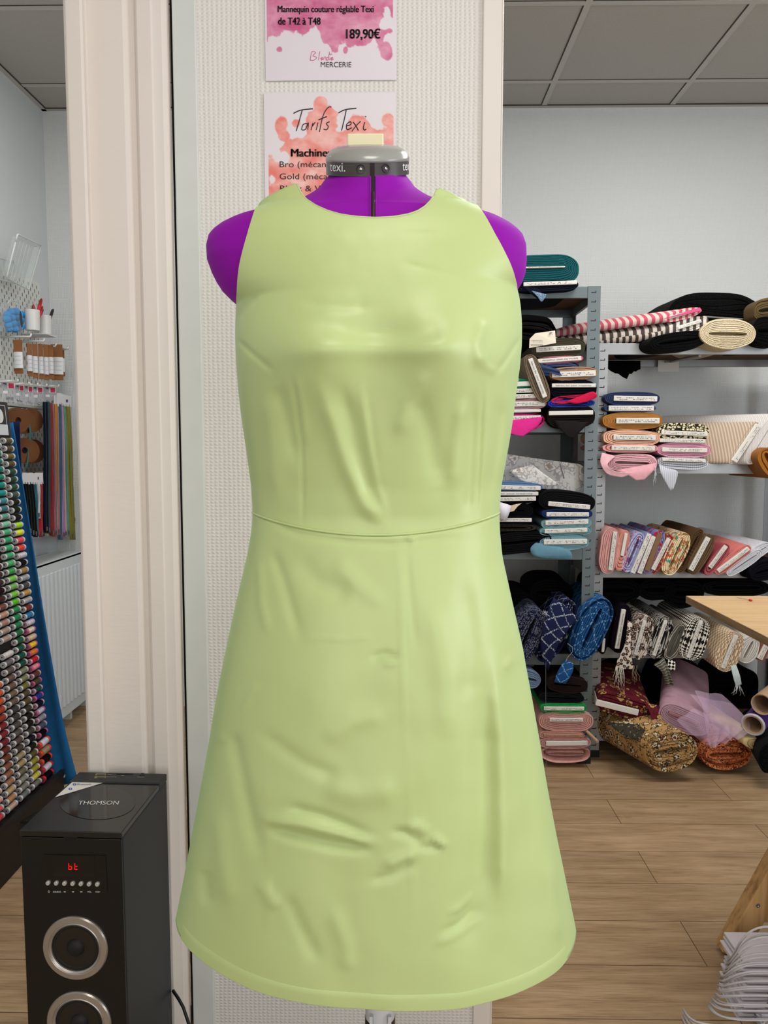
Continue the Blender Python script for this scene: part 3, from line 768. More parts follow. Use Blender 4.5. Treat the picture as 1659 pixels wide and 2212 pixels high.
def BL(*a, **k): k.setdefault('Y', 3.055); k.setdefault('group', GL); return bolt(*a, **k)
def BR(*a, **k): k.setdefault('Y', 3.12); k.setdefault('group', GR); return bolt(*a, **k)
def paisley(name, ground, line, light, heart, sc):
    t = NT(name, .88, .15); v = t.n('ShaderNodeTexVoronoi'); v.inputs['Scale'].default_value = sc
    n = t.n('ShaderNodeTexNoise'); n.inputs['Scale'].default_value = sc * 1.3; co = t.coord(); t.l(co, n.inputs['Vector'])
    a = t.n('ShaderNodeVectorMath', operation='SCALE'); a.inputs['Scale'].default_value = .9 / sc; t.l(n.outputs['Color'], a.inputs[0])
    b = t.n('ShaderNodeVectorMath', operation='ADD'); t.l(co, b.inputs[0]); t.l(a.outputs[0], b.inputs[1]); t.l(b.outputs[0], v.inputs['Vector'])
    big = t.ramp(v.outputs['Distance'], [(0, heart), (.16, heart), (.18, line), (.22, line), (.24, light), (.36, light), (.38, line), (.42, line), (.45, ground), (1, ground)])
    w = t.n('ShaderNodeTexVoronoi'); w.feature = 'DISTANCE_TO_EDGE'; w.inputs['Scale'].default_value = sc * 3.2; t.l(b.outputs[0], w.inputs['Vector'])
    m = t.math('MULTIPLY', t.math('LESS_THAN', w.outputs['Distance'], .07), t.math('GREATER_THAN', t.noise(sc * 1.6, 1), .47))
    t.col(t.mix(m, big, line)); return t.m
# --- slate rack, top
b = BL('big dark teal knit bolt lying on top of the slate grey rack', fab((10, 78, 84)), (1172, 584), (152, 68), 1, (110, 3, -8, 6), layers=8, Y=3.07, wob=.5)
b = BL('flat navy bolt with white card under the dark teal bolt', fab(navy), (1178, 618), (138, 23), 2, (112, 8, 10, 5), layers=3, Y=3.06)
flap(b, [(1130, 620, 3.05), (1146, 634, 3.045), (1168, 651, 3.045)], [(1160, 622, 3.05), (1172, 636, 3.045), (1172, 652, 3.045)], fab((22, 26, 44)), 'loose_end')
flap(b, [(1148, 628, 3.040), (1160, 640, 3.038), (1168, 651, 3.04)], [(1180, 636, 3.040), (1177, 644, 3.038), (1171, 651.5, 3.04)], floral('pale_print', (96, 124, 150), [(40, 56, 84), (170, 190, 205)], 260), 'printed_corner')
# --- slate rack, second shelf, right stack (bottom to top)
b = BL('black brown bolt with blank card, lowest by the post on the second slate shelf', fab((38, 32, 32)), (1234, 897), (102, 46), 1, (94, 9, -1, 5), layers=6, sag=.25, marks=False)
flap(b, [(1196, 908, 3.045), (1208, 926, 3.042), (1228, 944, 3.044)], [(1272, 912, 3.045), (1258, 928, 3.042), (1236, 946, 3.044)], fab((46, 40, 41)))
BL('royal blue folded cloth under the crimson one on the second slate shelf', fab((22, 50, 150)), (1234, 871), (100, 18), 1, None, layers=3, wob=2.0)
b = BL('crimson cloth folded between navy and royal blue bolts', fab((190, 18, 62)), (1240, 861), (98, 15), 6, None, layers=2, wob=2.6)
flap(b, [(1222, 868, 3.045), (1246, 872, 3.042), (1272, 866, 3.045)], [(1262, 852, 3.045), (1281, 846, 3.042), (1291, 854, 3.045)], fab((196, 20, 66)), 'loose_fold')
BL('black navy bolt with printed white card above the crimson cloth', fab((20, 22, 36)), (1239, 840), (98, 38), 0, (93, 8, 0, 7), layers=4, sag=.2, txt=FFY)
BL('tan beige bolt with price card on the second slate shelf', fab((168, 130, 98)), (1239, 807), (102, 28), 2, (93, 12, 0, -1), layers=3)
b = BL('crumpled slate blue cloth bundle lying on the tan bolt', fab((54, 70, 108)), (1206, 794), (92, 28), 3, None, layers=4, wob=2.8, hollow=.01)
flap(b, [(1160, 780, 3.045), (1178, 790, 3.04), (1206, 798, 3.045)], [(1172, 806, 3.045), (1192, 806, 3.04), (1214, 812, 3.045)], fab((48, 62, 98)), 'loose_fold', curl=.006)
BL('pink edged bolt with upside down printed card on the slate rack', fab((196, 112, 132)), (1209, 777), (100, 16), 4, (92, 9, -1, 0), layers=2, txt=FFY, flip=True)
BL('dark olive bolt with white price card near the top of the second slate shelf', fab((62, 58, 44)), (1207, 751), (112, 42), 3, (94, 11, -1, -2), layers=5, sag=.1)
b = BL('crumpled black cloth with a big white paper tag on the second slate shelf', fab((20, 18, 20)), (1152, 716), (96, 56), -6, None, layers=4, wob=2.2, hollow=.02)
m = MB(); m.add([P(1143, 752, 3.03), P(1144, 732, 3.03), P(1156, 720, 3.03), P(1199, 714, 3.035), P(1201, 741, 3.03)], [(0, 4, 3, 2, 1)]); tg = m.build('paper_tag', plain('paper_tag', (218, 208, 190), .8), b, solid=.001)
m = MB(); on3 = lambda x, y: P(x, y, 3.026); rnd = random.Random(3)
for y in (735, 738.5): 
    x = 1148
    while x < 1172: l = rnd.uniform(1.5, 5); m.add([on3(x, y), on3(x + l, y - .4), on3(x + l, y + .5), on3(x, y + .9)], [(0, 1, 2, 3)]); x += l + 1.2
x = 1147
while x < 1173: m.add([on3(x, 744), on3(x + 1.2, 743.8), on3(x + 1.2, 746.6), on3(x, 746.8)], [(0, 1, 2, 3)]); x += 2.2
for i in range(4):
    for j in range(3):
        if (i * 7 + j * 3) % 4: m.add([on3(1186 + i * 2, 717 + j * 2), on3(1187.6 + i * 2, 717 + j * 2), on3(1187.6 + i * 2, 718.6 + j * 2), on3(1186 + i * 2, 718.6 + j * 2)], [(0, 1, 2, 3)])
m.build('printed_label', print_m, tg)
# left pile of the second shelf, partly behind the dress
b = BL('hot pink bolt drooping open over the second slate shelf edge', fab((205, 40, 128)), (1110, 908), (130, 34), 1, (110, 9, 2, 5), layers=3, sag=.35, hollow=.03)
flap(b, [(1060, 912, 3.05), (1085, 932, 3.045), (1122, 941, 3.045)], [(1172, 900, 3.05), (1160, 922, 3.045), (1128, 943, 3.045)], fab((214, 44, 136)), 'drooping_fold')
BL('thin lilac bolt squeezed under the dusty pink one', fab((178, 150, 186)), (1112, 888), (110, 9), 1, (104, 6, 3, 0), layers=1, marks=False)
BL('dusty pink bolt with price card in the pile by the dress', fab((186, 142, 150)), (1114, 872), (130, 30), 1, (118, 11, 2, -1), layers=4)
BL('black bolt with white printed card just above the dusty pink bolt', fab(black), (1106, 857), (106, 13), 2, (101, 9, 2, 0), layers=1)
BL('black bolt with white printed card just below the emerald bolt', fab((22, 20, 24)), (1104, 845), (106, 13), 2, (101, 9, 2, 0), layers=1)
BL('emerald green bolt with blank card in the pile by the dress', fab((12, 130, 92)), (1100, 831), (104, 24), 3, (96, 10, 2, 0), layers=2, marks=False)
BL('pale green cloth peeking out above the emerald bolt', fab((142, 170, 120)), (1088, 816), (66, 18), -8, None, layers=2)
BL('taupe bolt leaning steeply against the stack on the second slate shelf', fab((112, 96, 78)), (1160, 817), (108, 36), -68, (88, 10, 0, 1), layers=3, Y=3.04, txt=FFY)
# --- slate rack, third shelf
toile = paisley('toile_print', (190, 188, 184), (152, 148, 148), (206, 202, 196), (158, 134, 112), 16)
b = bolt('cream toile patterned roll lying sideways on top of the third slate shelf pile', toile, (1080, 1014), (52, 62), -8, None, Y=3.16, axis=(.30, -.02, -.030), layers=3, group=GL, squash=2.1, name='fabric_roll')
flap(b, [(1100, 1016, 3.10), (1130, 1040, 3.08), (1198, 1050, 3.07)], [(1150, 1004, 3.10), (1176, 1024, 3.08), (1208, 1046, 3.07)], toile, 'loose_corner')
m = MB(); m.tube([P(1210 + k * .6, 1003 + k * 2.2, 3.085) for k in range(15)], .003, 6); m.build('grey_band', fab((110, 108, 110)), b)
BL('light denim blue bolt with price card under the toile roll', fab((84, 124, 168)), (1106, 1051), (132, 20), -1, (118, 9, 2, -2), layers=2)
BL('dark navy bolt with printed card below the denim blue one', fab(navy), (1100, 1066), (130, 15), 0, (120, 8, 2, 0), layers=1, txt=FFY)
BL('black bolt with handwritten white card third from the top of the left pile', fab(black), (1096, 1080), (124, 17), 1, (118, 9, 2, 2), layers=2)
b = BL('thick black bolt with a white paper tag hanging off it by the dress', fab((20, 19, 22)), (1090, 1103), (124, 34), 0, None, layers=5)
m = MB(); m.grid([[P(1077, 1084, 3.04), P(1092, 1088, 3.035), P(1104, 1092, 3.04)], [P(1077, 1100, 3.03), P(1092, 1104, 3.028), P(1101, 1106, 3.035)], [P(1076, 1119, 3.03), P(1086, 1122, 3.027), P(1093, 1127, 3.03)]]); tg = m.build('paper_tag', plain('white_tag', (216, 212, 222), .8), b, solid=.001, smooth=True)
m = MB(); m.grid([[P(1103, 1092, 3.045), P(1115, 1089, 3.04), P(1127, 1087, 3.045)], [P(1100, 1106, 3.04), P(1110, 1104, 3.035), P(1118, 1094, 3.04)]]); m.build('folded_tag', plain('cream_tag', (202, 182, 152), .8), b, solid=.001)
BL('navy black bolt with handwritten card below the tagged black bolt', fab((18, 20, 34)), (1092, 1123), (126, 19), 0, (112, 8, 0, 0), layers=2)
BL('brown black mottled bolt low in the left pile of the third slate shelf', checks('brown_melange', (52, 42, 32), (30, 25, 22), 220), (1094, 1140), (128, 16), 0, None, layers=2)
b = BL('lowest black bolts folded loosely in the left pile of the third slate shelf', fab((24, 23, 26)), (1112, 1172), (160, 46), 6, None, layers=6, wob=1.4, sag=.1)
BL('large black bolt topping the right stack on the third slate shelf', fab((26, 24, 26)), (1224, 1083), (122, 44), -5, (90, 10, 6, -8), layers=6, wob=.8)
BL('bright navy bolt under the large black bolt', fab((20, 48, 104)), (1226, 1110), (108, 24), 0, (91, 9, 0, -1), layers=3)
BL('pale aqua bolt with handwritten card under the bright navy bolt', fab((122, 164, 172)), (1224, 1130), (108, 23), 2, (92, 10, 0, 2), layers=3, sag=.3)
BL('aqua bolt second from the bottom of the right stack', fab((112, 156, 166)), (1222, 1147), (112, 25), 2, (92, 9, 0, 1), layers=3)
b = BL('light blue bolt lowest in the right stack of the third slate shelf', fab((126, 168, 182)), (1219, 1173), (106, 31), 1, (93, 11, 2, 3), layers=5)
flap(b, [(1160, 1170, 3.06), (1146, 1184, 3.045), (1152, 1200, 3.04), (1176, 1206, 3.045)], [(1226, 1186, 3.05), (1232, 1190, 3.042), (1236, 1199, 3.04), (1236, 1208, 3.045)], fab((92, 132, 150)), 'hanging_end')
# --- slate rack, fourth shelf
bluleo = leopard('dark_leopard', (20, 24, 50), (94, 100, 118), (22, 24, 44), 95)
BL('dark navy leopard bolt leaning beside the dress on the fourth slate shelf', bluleo, (1138, 1376), (132, 68), 66, None, layers=6, Y=3.05, squash=2.2)
gm = gridded('navy_grid_quilt', (16, 24, 60), (150, 156, 170), 9, .965); gb = gridded('blue_grid_quilt', (22, 72, 126), (110, 156, 190), 12, .965)
b = BL('navy cloth bolt stitched with a diagonal white grid on the fourth slate shelf', gm, (1202, 1364), (150, 58), 64, None, layers=4, hollow=.02, squash=2.2)
flap(b, [(1196, 1290, 3.06), (1176, 1340, 3.04), (1168, 1395, 3.035), (1178, 1440, 3.04)], [(1250, 1336, 3.05), (1226, 1362, 3.035), (1206, 1392, 3.03), (1184, 1447, 3.04)], gm, 'loose_end', curl=.004)
m = MB(); m.tube([P(1179, 1430, 3.03), P(1179, 1560, 3.03), P(1180, 1692, 3.03)], .0006, 4); m.build('hanging_thread', plain('grey_thread', (130, 128, 126), .8), b)
threads(b, [(1178, 1322), (1180, 1324)], plain('white_thread', (200, 200, 205), .8), n=6, length=10, spread=8, Y=3.03)
b = BL('bright blue quilted bolt with open coiled end beside the slate post', gb, (1278, 1360), (148, 72), 66, None, layers=7, hollow=.03, Y=3.05, squash=2.2)
flap(b, [(1222, 1424, 3.05), (1206, 1448, 3.045), (1197, 1474, 3.045)], [(1238, 1432, 3.05), (1237, 1452, 3.04), (1222, 1477, 3.045)], gb, 'hanging_corner')
m = MB(); m.tube([P(1226, 1390, 3.03), P(1236, 1398, 3.028), P(1237, 1408, 3.028), P(1226, 1420, 3.03), P(1222, 1430, 3.03)], .0008, 5); m.build('loose_thread', plain('ecru_thread', (190, 180, 150), .8), b)
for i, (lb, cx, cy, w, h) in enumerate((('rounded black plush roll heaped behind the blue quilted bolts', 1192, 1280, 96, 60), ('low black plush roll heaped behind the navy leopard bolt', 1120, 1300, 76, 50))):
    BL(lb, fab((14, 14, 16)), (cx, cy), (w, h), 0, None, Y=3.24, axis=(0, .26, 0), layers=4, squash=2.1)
# --- slate rack, bottom shelf
b = BL('faded blue roll end showing beside the skirt low on the slate rack', fab((112, 130, 160)), (1140, 1466), (60, 40), -14, None, layers=4, axis=(-.05, .36, 0), squash=2.2)
BL('thick dark brown bolt topping the stack on the bottom slate shelf', fab((52, 38, 37)), (1226, 1480), (90, 36), -5, None, layers=6)
BL('black bolt between the dark brown and the green one', fab((28, 28, 31)), (1213, 1508), (100, 24), -2, None, layers=4)
BL('bright green bolt with white card near the bottom of the slate rack', fab((20, 150, 74)), (1218, 1530), (102, 24), 0, (88, 8, 0, 0), layers=2)
pk = fab((204, 152, 144))
b = BL('thick blush pink bolt directly under the bright green one', pk, (1223, 1559), (119, 46), 0, (74, 8, 0, 5), layers=6)
BL('blush pink bolt with tan card second in the pink stack', fab((196, 146, 132)), (1214, 1588), (100, 22), 0, (86, 7, 2, 0), layers=2, card=plain('tan_card', (172, 124, 100), .8))
BL('blush pink bolt with a blank white card in the pink stack', fab((200, 148, 146)), (1220, 1605), (114, 27), 1, (92, 10, 4, 0), layers=3, marks=False)
b = BL('drooping blush pink bolt lowest of the stack on the bottom slate shelf', pk, (1222, 1628), (108, 30), 0, None, layers=2, sag=.35, hollow=.05)
m = MB(); m.tube([P(1262, 1574, 3.08), P(1291, 1602, 2.98)], .006, 10); tag(m.build('cardboard_tube', plain('kraft_tube', (176, 146, 118), .8)), 'thin beige tube sticking out of the blush pink stack', 'tube')

# --- galvanised rack, top
def furry(name, rgb):
    t = NT(name, 1.0, 0.03, sheen=.04); t.col(rgb); t.bump(t.noise(260, 4), .9, .006); return t.m
fur = furry('black_fur', (8, 8, 9)); wool = furry('cream_wool', (216, 200, 168))
b = BR('large black fur bolt heaped at the back of the galvanised rack top', fur, (1546, 690), (210, 104), -4, (84, 3, 14, 4), Y=3.24, layers=5, marks=False, wob=1.6, card=plain('grey_card', (110, 108, 106), .8))
b = BR('pink and cream striped bolt lying askew on the galvanised rack top', striped('pink_stripes', [(.42, (190, 84, 104)), (.56, (216, 192, 182))], 13, 'X'), (1476, 679), (78, 20), 15, (62, 6, 2, 1), Y=3.10, axis=(-.40, .30, -.018), layers=2, marks=False)
flap(b, [(1436, 688, 3.095), (1452, 684, 3.09)], [(1512, 664, 3.09), (1514, 672, 3.09)], fab((216, 74, 124)), 'pink_edge')
b = BR('grey and white striped bolt under the pink striped one', striped('grey_stripes', [(.42, (78, 68, 64)), (.56, (206, 198, 190))], 12, 'X'), (1488, 703), (84, 28), 17, (50, 7, 0, 2), Y=3.10, axis=(-.42, .30, -.02), layers=4, wob=1.6)
b = BR('cream and black striped cloth crumpled below the grey striped bolt', striped('dark_stripes', [(.42, (60, 52, 48)), (.56, (190, 178, 166))], 15, 'X'), (1462, 720), (92, 20), 6, None, Y=3.115, axis=(-.36, .30, -.02), layers=3, wob=2.4)
b = BR('black plush bolt end hanging over the galvanised top shelf edge', furry('black_plush', (9, 9, 10)), (1466, 737), (122, 42), 7, None, Y=3.09, axis=(-.06, .3, 0), layers=3, wob=1.5, squash=2.2)
BR('cream wool roll with visible coils on the galvanised rack top', wool, (1573, 721), (118, 62), -1, None, layers=7, Y=3.08, squash=2.15, wob=.6)
BR('olive brown cloth roll at the right end of the galvanised rack top', fab((92, 74, 44)), (1664, 668), (70, 50), 8, None, layers=4, Y=3.15)
BR('second black fur bolt at the right end of the galvanised rack top', fur, (1664, 714), (76, 60), 0, None, Y=3.10, layers=4)
# things hanging at the back of the second shelf
b = thing('fur_scrap', 'ragged black fur piece hanging under the galvanised top shelf', 'fabric scrap', P(1348, 815, 3.60))
m = MB(); rnd = random.Random(5); top = []; bot = []
for k in range(15):
    x = 1314 + k * 4.9; top.append((x, 780)); bot.append((x, 792 + 14 * math.sin(math.pi * (k + .3) / 15) ** .6 + rnd.uniform(-3, 3) + (9 if 5 < k < 9 else 0)))
m.grid([[P(x, y, 3.61) for x, y in top], [P(x, y - 4, 3.605) for x, y in bot], [P(x, y, 3.61) for x, y in bot]]); m.build('fur_piece', fur, b, solid=.012)
m = MB(); m.box(tuple(P(1421, 803, 3.62)), tuple(P(1467, 778, 3.621))); tag(m.build('paper_label', plain('white_paper_label', (214, 212, 206), .8)), 'small white paper label stuck under the galvanised top shelf', 'label')
# --- galvanised rack, second shelf
BR('navy denim bolt topping the left stack on the second galvanised shelf', fab((42, 52, 88)), (1366, 861), (116, 30), -1, (92, 11, 6, 0), layers=4)
BR('thin navy bolt second from the top of the left stack', fab((48, 60, 92)), (1361, 882), (110, 17), 0, (96, 11, 2, 0), layers=1)
BR('mustard ochre bolt in the left stack on the second galvanised shelf', fab((176, 120, 58)), (1367, 909), (128, 37), 0, (92, 12, 10, 0), layers=8, wob=.5)
BR('peach muslin bolt under the mustard ochre one', fab((226, 176, 148)), (1364, 945), (122, 34), -1, (90, 11, 6, 0), layers=4, sag=.1)
BR('thin rose pink bolt under the peach muslin bolt', fab((214, 150, 148)), (1361, 968), (118, 20), -1, (92, 10, 6, 0), layers=2)
b = BR('crinkled pink gauze bolt drooping at the bottom of the left stack', fab((216, 164, 172)), (1366, 1000), (108, 44), -2, None, layers=6, wob=1.6)
flap(b, [(1300, 978, 3.12), (1297, 1000, 3.10), (1312, 1024, 3.09), (1344, 1031, 3.09)], [(1330, 985, 3.12), (1312, 1004, 3.09), (1330, 1018, 3.085), (1372, 1022, 3.09)], fab((220, 170, 178)), 'drooping_fold')
flap(b, [(1330, 1016, 3.10), (1352, 1024, 3.09), (1374, 1038, 3.09)], [(1418, 1000, 3.11), (1412, 1016, 3.09), (1392, 1036, 3.09)], fab((212, 156, 166)), 'hanging_end')
threads(b, [(1412, 1010), (1414, 1016)], plain('white_thread', (200, 200, 205), .8), 'loose_threads', n=4, length=40, Y=3.09, spread=6)
BR('cream bolt with black crackle print topping the middle stack', leopard('black_crackle', (30, 27, 22), (214, 204, 170), (220, 208, 174), 110), (1478, 933), (110, 38), -2, (98, 9, 0, -3), layers=3)
BR('thin white bolt under the crackle print bolt', fab((196, 196, 206)), (1473, 952), (98, 10), -1, (96, 8, 0, 0), layers=1)
BR('candy pink bolt with printed card in the middle stack', fab((212, 148, 172)), (1478, 972), (115, 31), -1, (96, 9, 0, 0), layers=4)
gs = striped('grey_ticking', [(.35, (166, 170, 180)), (.5, (120, 126, 140)), (.65, (200, 202, 208))], 40, 'X')
b = BR('pale grey ticking bolt lowest of the middle stack', gs, (1476, 999), (107, 26), -2, (92, 7, 0, 5), layers=3, sag=.15)
flap(b, [(1423, 1004, 3.10), (1430, 1028, 3.085), (1448, 1060, 3.085)], [(1442, 1012, 3.10), (1464, 1020, 3.085), (1455, 1056, 3.08)], gs, 'hanging_corner')
bei = striped('beige_stripes', [(.25, (170, 146, 122)), (.45, (196, 178, 160)), (.6, (150, 134, 120)), (.8, (200, 186, 170))], 34, 'X')
BR('beige pinstriped bolt leaning at the right of the second galvanised shelf', bei, (1606, 957), (104, 18), 58, (92, 11, 2, -4), layers=2, axis=(-.34, .30, .005))
BR('white and grey striped bolt leaning behind the beige pinstriped one', striped('white_grey', [(.3, (206, 202, 200)), (.5, (150, 144, 142)), (.7, (212, 208, 204))], 30, 'X'), (1649, 949), (122, 36), 60, None, layers=5, axis=(-.34, .30, .005), squash=2.3)
BR('ochre cloth hanging down at the right edge of the second galvanised shelf', fab((152, 96, 34)), (1666, 1000), (70, 44), -58, None, layers=2, Y=3.06)
# --- galvanised rack, third shelf: a row of leaning bolts, left to right
def row(label, mat, bx, by, tx, ty, th, core=True, **k):
    L = math.hypot(tx - bx, by - ty); a = math.degrees(math.atan2(by - ty, tx - bx))
    if core is True: core = (L * .80, min(10, th * .4), 0, 0)
    return BR(label, mat, ((bx + tx) / 2, (by + ty) / 2), (L, th), a, core, **k)
row('salmon pink bolt first from the left in the leaning row', fab((212, 156, 150)), 1312, 1239, 1322, 1140, 42, (84, 9, 0, -6), layers=5)
row('salmon bolt second from the left in the leaning row', fab((216, 146, 130)), 1338, 1234, 1352, 1146, 26, (50, 7, 14, 0), layers=4, marks=False)
lav = floral('lavender_floral', (160, 160, 196), [(176, 36, 66), (104, 74, 140), (186, 188, 214)], 60)
b = row('lavender floral bolt with red flowers, third in the leaning row', lav, 1352, 1236, 1384, 1150, 30, None, layers=3)
row('grey blue bolt with tall white card in the leaning row', fab((132, 140, 178)), 1366, 1241, 1402, 1150, 20, (92, 10, 0, 0), layers=1)
row('magenta edged bolt with barcode card in the leaning row', fab((150, 50, 110)), 1381, 1241, 1411, 1156, 16, (86, 10, 0, 0), layers=1)
row('lavender and red floral bolt with brown core in the leaning row', floral('violet_floral', (128, 130, 178), [(190, 38, 62), (80, 66, 130)], 52), 1398, 1240, 1428, 1146, 30, (86, 11, 0, 2), layers=3, marks=False, card=plain('brown_card', (122, 92, 62), .8))
row('rust red small print bolt in the leaning row', floral('rust_print', (150, 62, 52), [(206, 172, 140), (110, 34, 32)], 150), 1410, 1240, 1450, 1156, 24, (76, 9, 0, 3), layers=2)
row('cream bolt with teal and coral flowers in the leaning row', floral('cream_floral', (222, 200, 160), [(40, 150, 150), (200, 98, 76), (160, 118, 64)], 42), 1442, 1242, 1480, 1150, 42, None, layers=5)
row('dark brown woven bolt in the leaning row', checks('brown_weave', (96, 70, 44), (66, 46, 30), 260), 1468, 1238, 1514, 1142, 26, None, layers=4)
row('bronze brown bolt with white card and striped edge in the leaning row', striped('bronze', [(.3, (100, 78, 56)), (.5, (140, 116, 86)), (.7, (84, 64, 44))], 90, 'Z'), 1494, 1241, 1536, 1156, 34, (80, 11, 0, 5), layers=4)
row('dusty red ribbed bolt with card in the leaning row', striped('dusty_red', [(.4, (150, 66, 76)), (.6, (172, 86, 94))], 120, 'X'), 1526, 1242, 1572, 1176, 24, (58, 9, 6, 3), layers=2)
row('coral pink bolt with red piped edge in the leaning row', fab((214, 122, 116)), 1546, 1238, 1620, 1180, 26, (82, 9, 0, 0), layers=3, axis=(-.05, .38, .02))
row('white and navy crinkle striped bolt near the right end of the leaning row', striped('navy_white', [(.35, (206, 206, 212)), (.5, (84, 88, 112)), (.65, (200, 200, 206))], 60, 'X', 2.0), 1572, 1242, 1646, 1190, 24, None, layers=4, axis=(-.10, .36, .03))
row('white lacy bolt lying behind the navy striped one', fab((206, 206, 214)), 1606, 1214, 1664, 1176, 26, None, layers=4, axis=(-.14, .34, .03), Y=3.14)
BR('black denim bolt at the right end of the leaning row', fab((20, 22, 30)), (1658, 1232), (76, 40), 16, None, layers=4, axis=(-.1, .34, .02), Y=3.11)
# --- galvanised rack, fourth shelf
row('black bolt with small white tag first on the fourth galvanised shelf', fab(black), 1302, 1414, 1308, 1330, 20, (30, 6, -22, 0), layers=2, marks=False)
row('black purple bolt with tall printed white card on the fourth galvanised shelf', fab((26, 16, 30)), 1335, 1412, 1350, 1306, 38, (88, 10, 0, 3), layers=4, txt=FFY)
leo = leopard('leopard_print', (204, 192, 180), (52, 40, 40), (150, 122, 104), 80)
b = row('brown leopard bolt with fringed end on the fourth galvanised shelf', leo, 1374, 1426, 1398, 1330, 44, (78, 8, 0, 4), layers=4)
flap(b, [(1356, 1340, 3.10), (1350, 1390, 3.08), (1334, 1425, 3.075), (1330, 1444, 3.075)], [(1366, 1345, 3.10), (1362, 1395, 3.075), (1366, 1430, 3.07), (1370, 1446, 3.07)], leo, 'hanging_end')
threads(b, [(1332, 1443), (1338, 1445), (1345, 1446)], plain('ecru_fringe', (190, 184, 172), .8), 'fringe', n=16, length=48, Y=3.07, spread=12)
threads(b, [(1372, 1440)], plain('tan_fringe', (140, 124, 100), .8), 'side_threads', n=5, length=46, Y=3.07, spread=7)
row('black bolt with white brush strokes and printed card on the fourth galvanised shelf', striped('zebra', [(.55, (14, 13, 14)), (.68, (170, 166, 160))], 26, 'Y', 11.0, uv=True), 1412, 1424, 1440, 1332, 44, (82, 8, 0, 1), layers=4, txt=FFY)
pld = striped('grey_plaid', [(.3, (84, 82, 76)), (.5, (140, 132, 116)), (.62, (184, 174, 154)), (.8, (80, 78, 76))], 15, 'Y', 1.0, uv=True)
b = row('grey beige plaid bolt with a striped sleeve hanging down', pld, 1442, 1426, 1476, 1346, 34, None, layers=4, squash=2.2)
flap(b, [(1412, 1436, 3.11), (1430, 1452, 3.09), (1440, 1482, 3.085)], [(1434, 1420, 3.11), (1444, 1446, 3.08), (1455, 1480, 3.08)], pld, 'hanging_sleeve', curl=.008)
ht = checks('houndstooth', (222, 216, 204), (20, 18, 18), 95)
b = row('black and white houndstooth bolt on the fourth galvanised shelf', ht, 1488, 1426, 1516, 1336, 58, (86, 8, 0, 2), layers=5)
flap(b, [(1444, 1424, 3.11), (1442, 1438, 3.10), (1441, 1447, 3.10)], [(1458, 1428, 3.11), (1459, 1440, 3.10), (1458, 1448, 3.10)], ht, 'hanging_end')
wf = checks('beige_waffle', (176, 146, 110), (222, 204, 180), 90, (0, 0, 0))
b = row('beige waffle weave bolt with wound lace edges under the table corner', wf, 1562, 1450, 1592, 1366, 52, (78, 9, 0, 2), layers=5, Y=3.10)
b = row('off white roll with hanging sleeve end under the wooden table', striped('off_white', [(.4, (196, 192, 184)), (.6, (214, 210, 204))], 80, 'X'), 1604, 1432, 1630, 1376, 44, None, layers=5, squash=2.2)
flap(b, [(1578, 1438, 3.10), (1584, 1464, 3.08), (1590, 1484, 3.08)], [(1590, 1436, 3.10), (1598, 1458, 3.075), (1602, 1478, 3.075)], fab((180, 190, 190)), 'hanging_sleeve')
threads(b, [(1594, 1482)], plain('pale_fringe', (190, 196, 196), .8), 'fringe', n=8, length=20, Y=3.08, spread=14)
row('small rust edged bolt with white card at the right end of the fourth galvanised shelf', fab((150, 86, 70)), 1642, 1428, 1660, 1388, 20, (38, 12, 0, 3), layers=1)
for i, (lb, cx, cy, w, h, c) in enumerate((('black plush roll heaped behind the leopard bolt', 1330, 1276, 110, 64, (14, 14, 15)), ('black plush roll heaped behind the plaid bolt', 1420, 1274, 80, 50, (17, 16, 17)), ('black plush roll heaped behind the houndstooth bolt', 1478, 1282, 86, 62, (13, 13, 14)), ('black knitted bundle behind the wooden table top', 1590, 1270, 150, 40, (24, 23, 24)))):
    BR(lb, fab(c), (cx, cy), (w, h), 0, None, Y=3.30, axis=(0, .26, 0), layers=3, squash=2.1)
# --- galvanised rack, bottom shelf and floor
burg = paisley('burgundy_floral', (96, 24, 36), (66, 18, 26), (178, 142, 84), (150, 84, 50), 24)
b = BR('burgundy floral bolt with thick white core board on the bottom galvanised shelf', burg, (1350, 1526), (124, 50), -14, (96, 13, -16, -6), layers=3, marks=False, Y=3.06, axis=(.06, .40, .02), wob=1.4)
flap(b, [(1392, 1518, 3.05), (1404, 1540, 3.03), (1410, 1562, 3.02)], [(1424, 1524, 3.05), (1428, 1546, 3.03), (1432, 1570, 3.02)], burg, 'loose_end')
gold = paisley('gold_paisley', (176, 138, 88), (58, 44, 36), (214, 196, 158), (122, 56, 54), 26)
b = bolt('gold paisley roll tumbling off the bottom galvanised shelf onto the floor', gold, (1450, 1622), (116, 92), 10, None, Y=2.92, axis=(-.20, .42, .02), layers=5, squash=2.3, group=GR, hollow=.01)
flap(b, [(1318, 1558, 3.02), (1350, 1580, 2.98), (1400, 1600, 2.94)], [(1420, 1566, 2.98), (1450, 1582, 2.94), (1478, 1592, 2.91)], gold, 'loose_fold')
flap(b, [(1312, 1560, 3.0), (1340, 1584, 2.97), (1372, 1598, 2.95)], [(1390, 1566, 2.99), (1398, 1584, 2.955), (1404, 1596, 2.94)], floral('dark_brocade', (54, 50, 42), [(120, 104, 74), (28, 26, 24)], 90), 'dark_lining')
org = paisley('orange_paisley', (196, 112, 66), (74, 26, 24), (216, 146, 96), (150, 56, 44), 34)
bolt('orange paisley roll on the floor edge beside the gold paisley roll', org, (1570, 1630), (110, 66), 2, None, Y=3.00, axis=(-.06, .42, .03), layers=4, squash=2.3, group=GR, hollow=.02)
pt = fab((176, 138, 152))
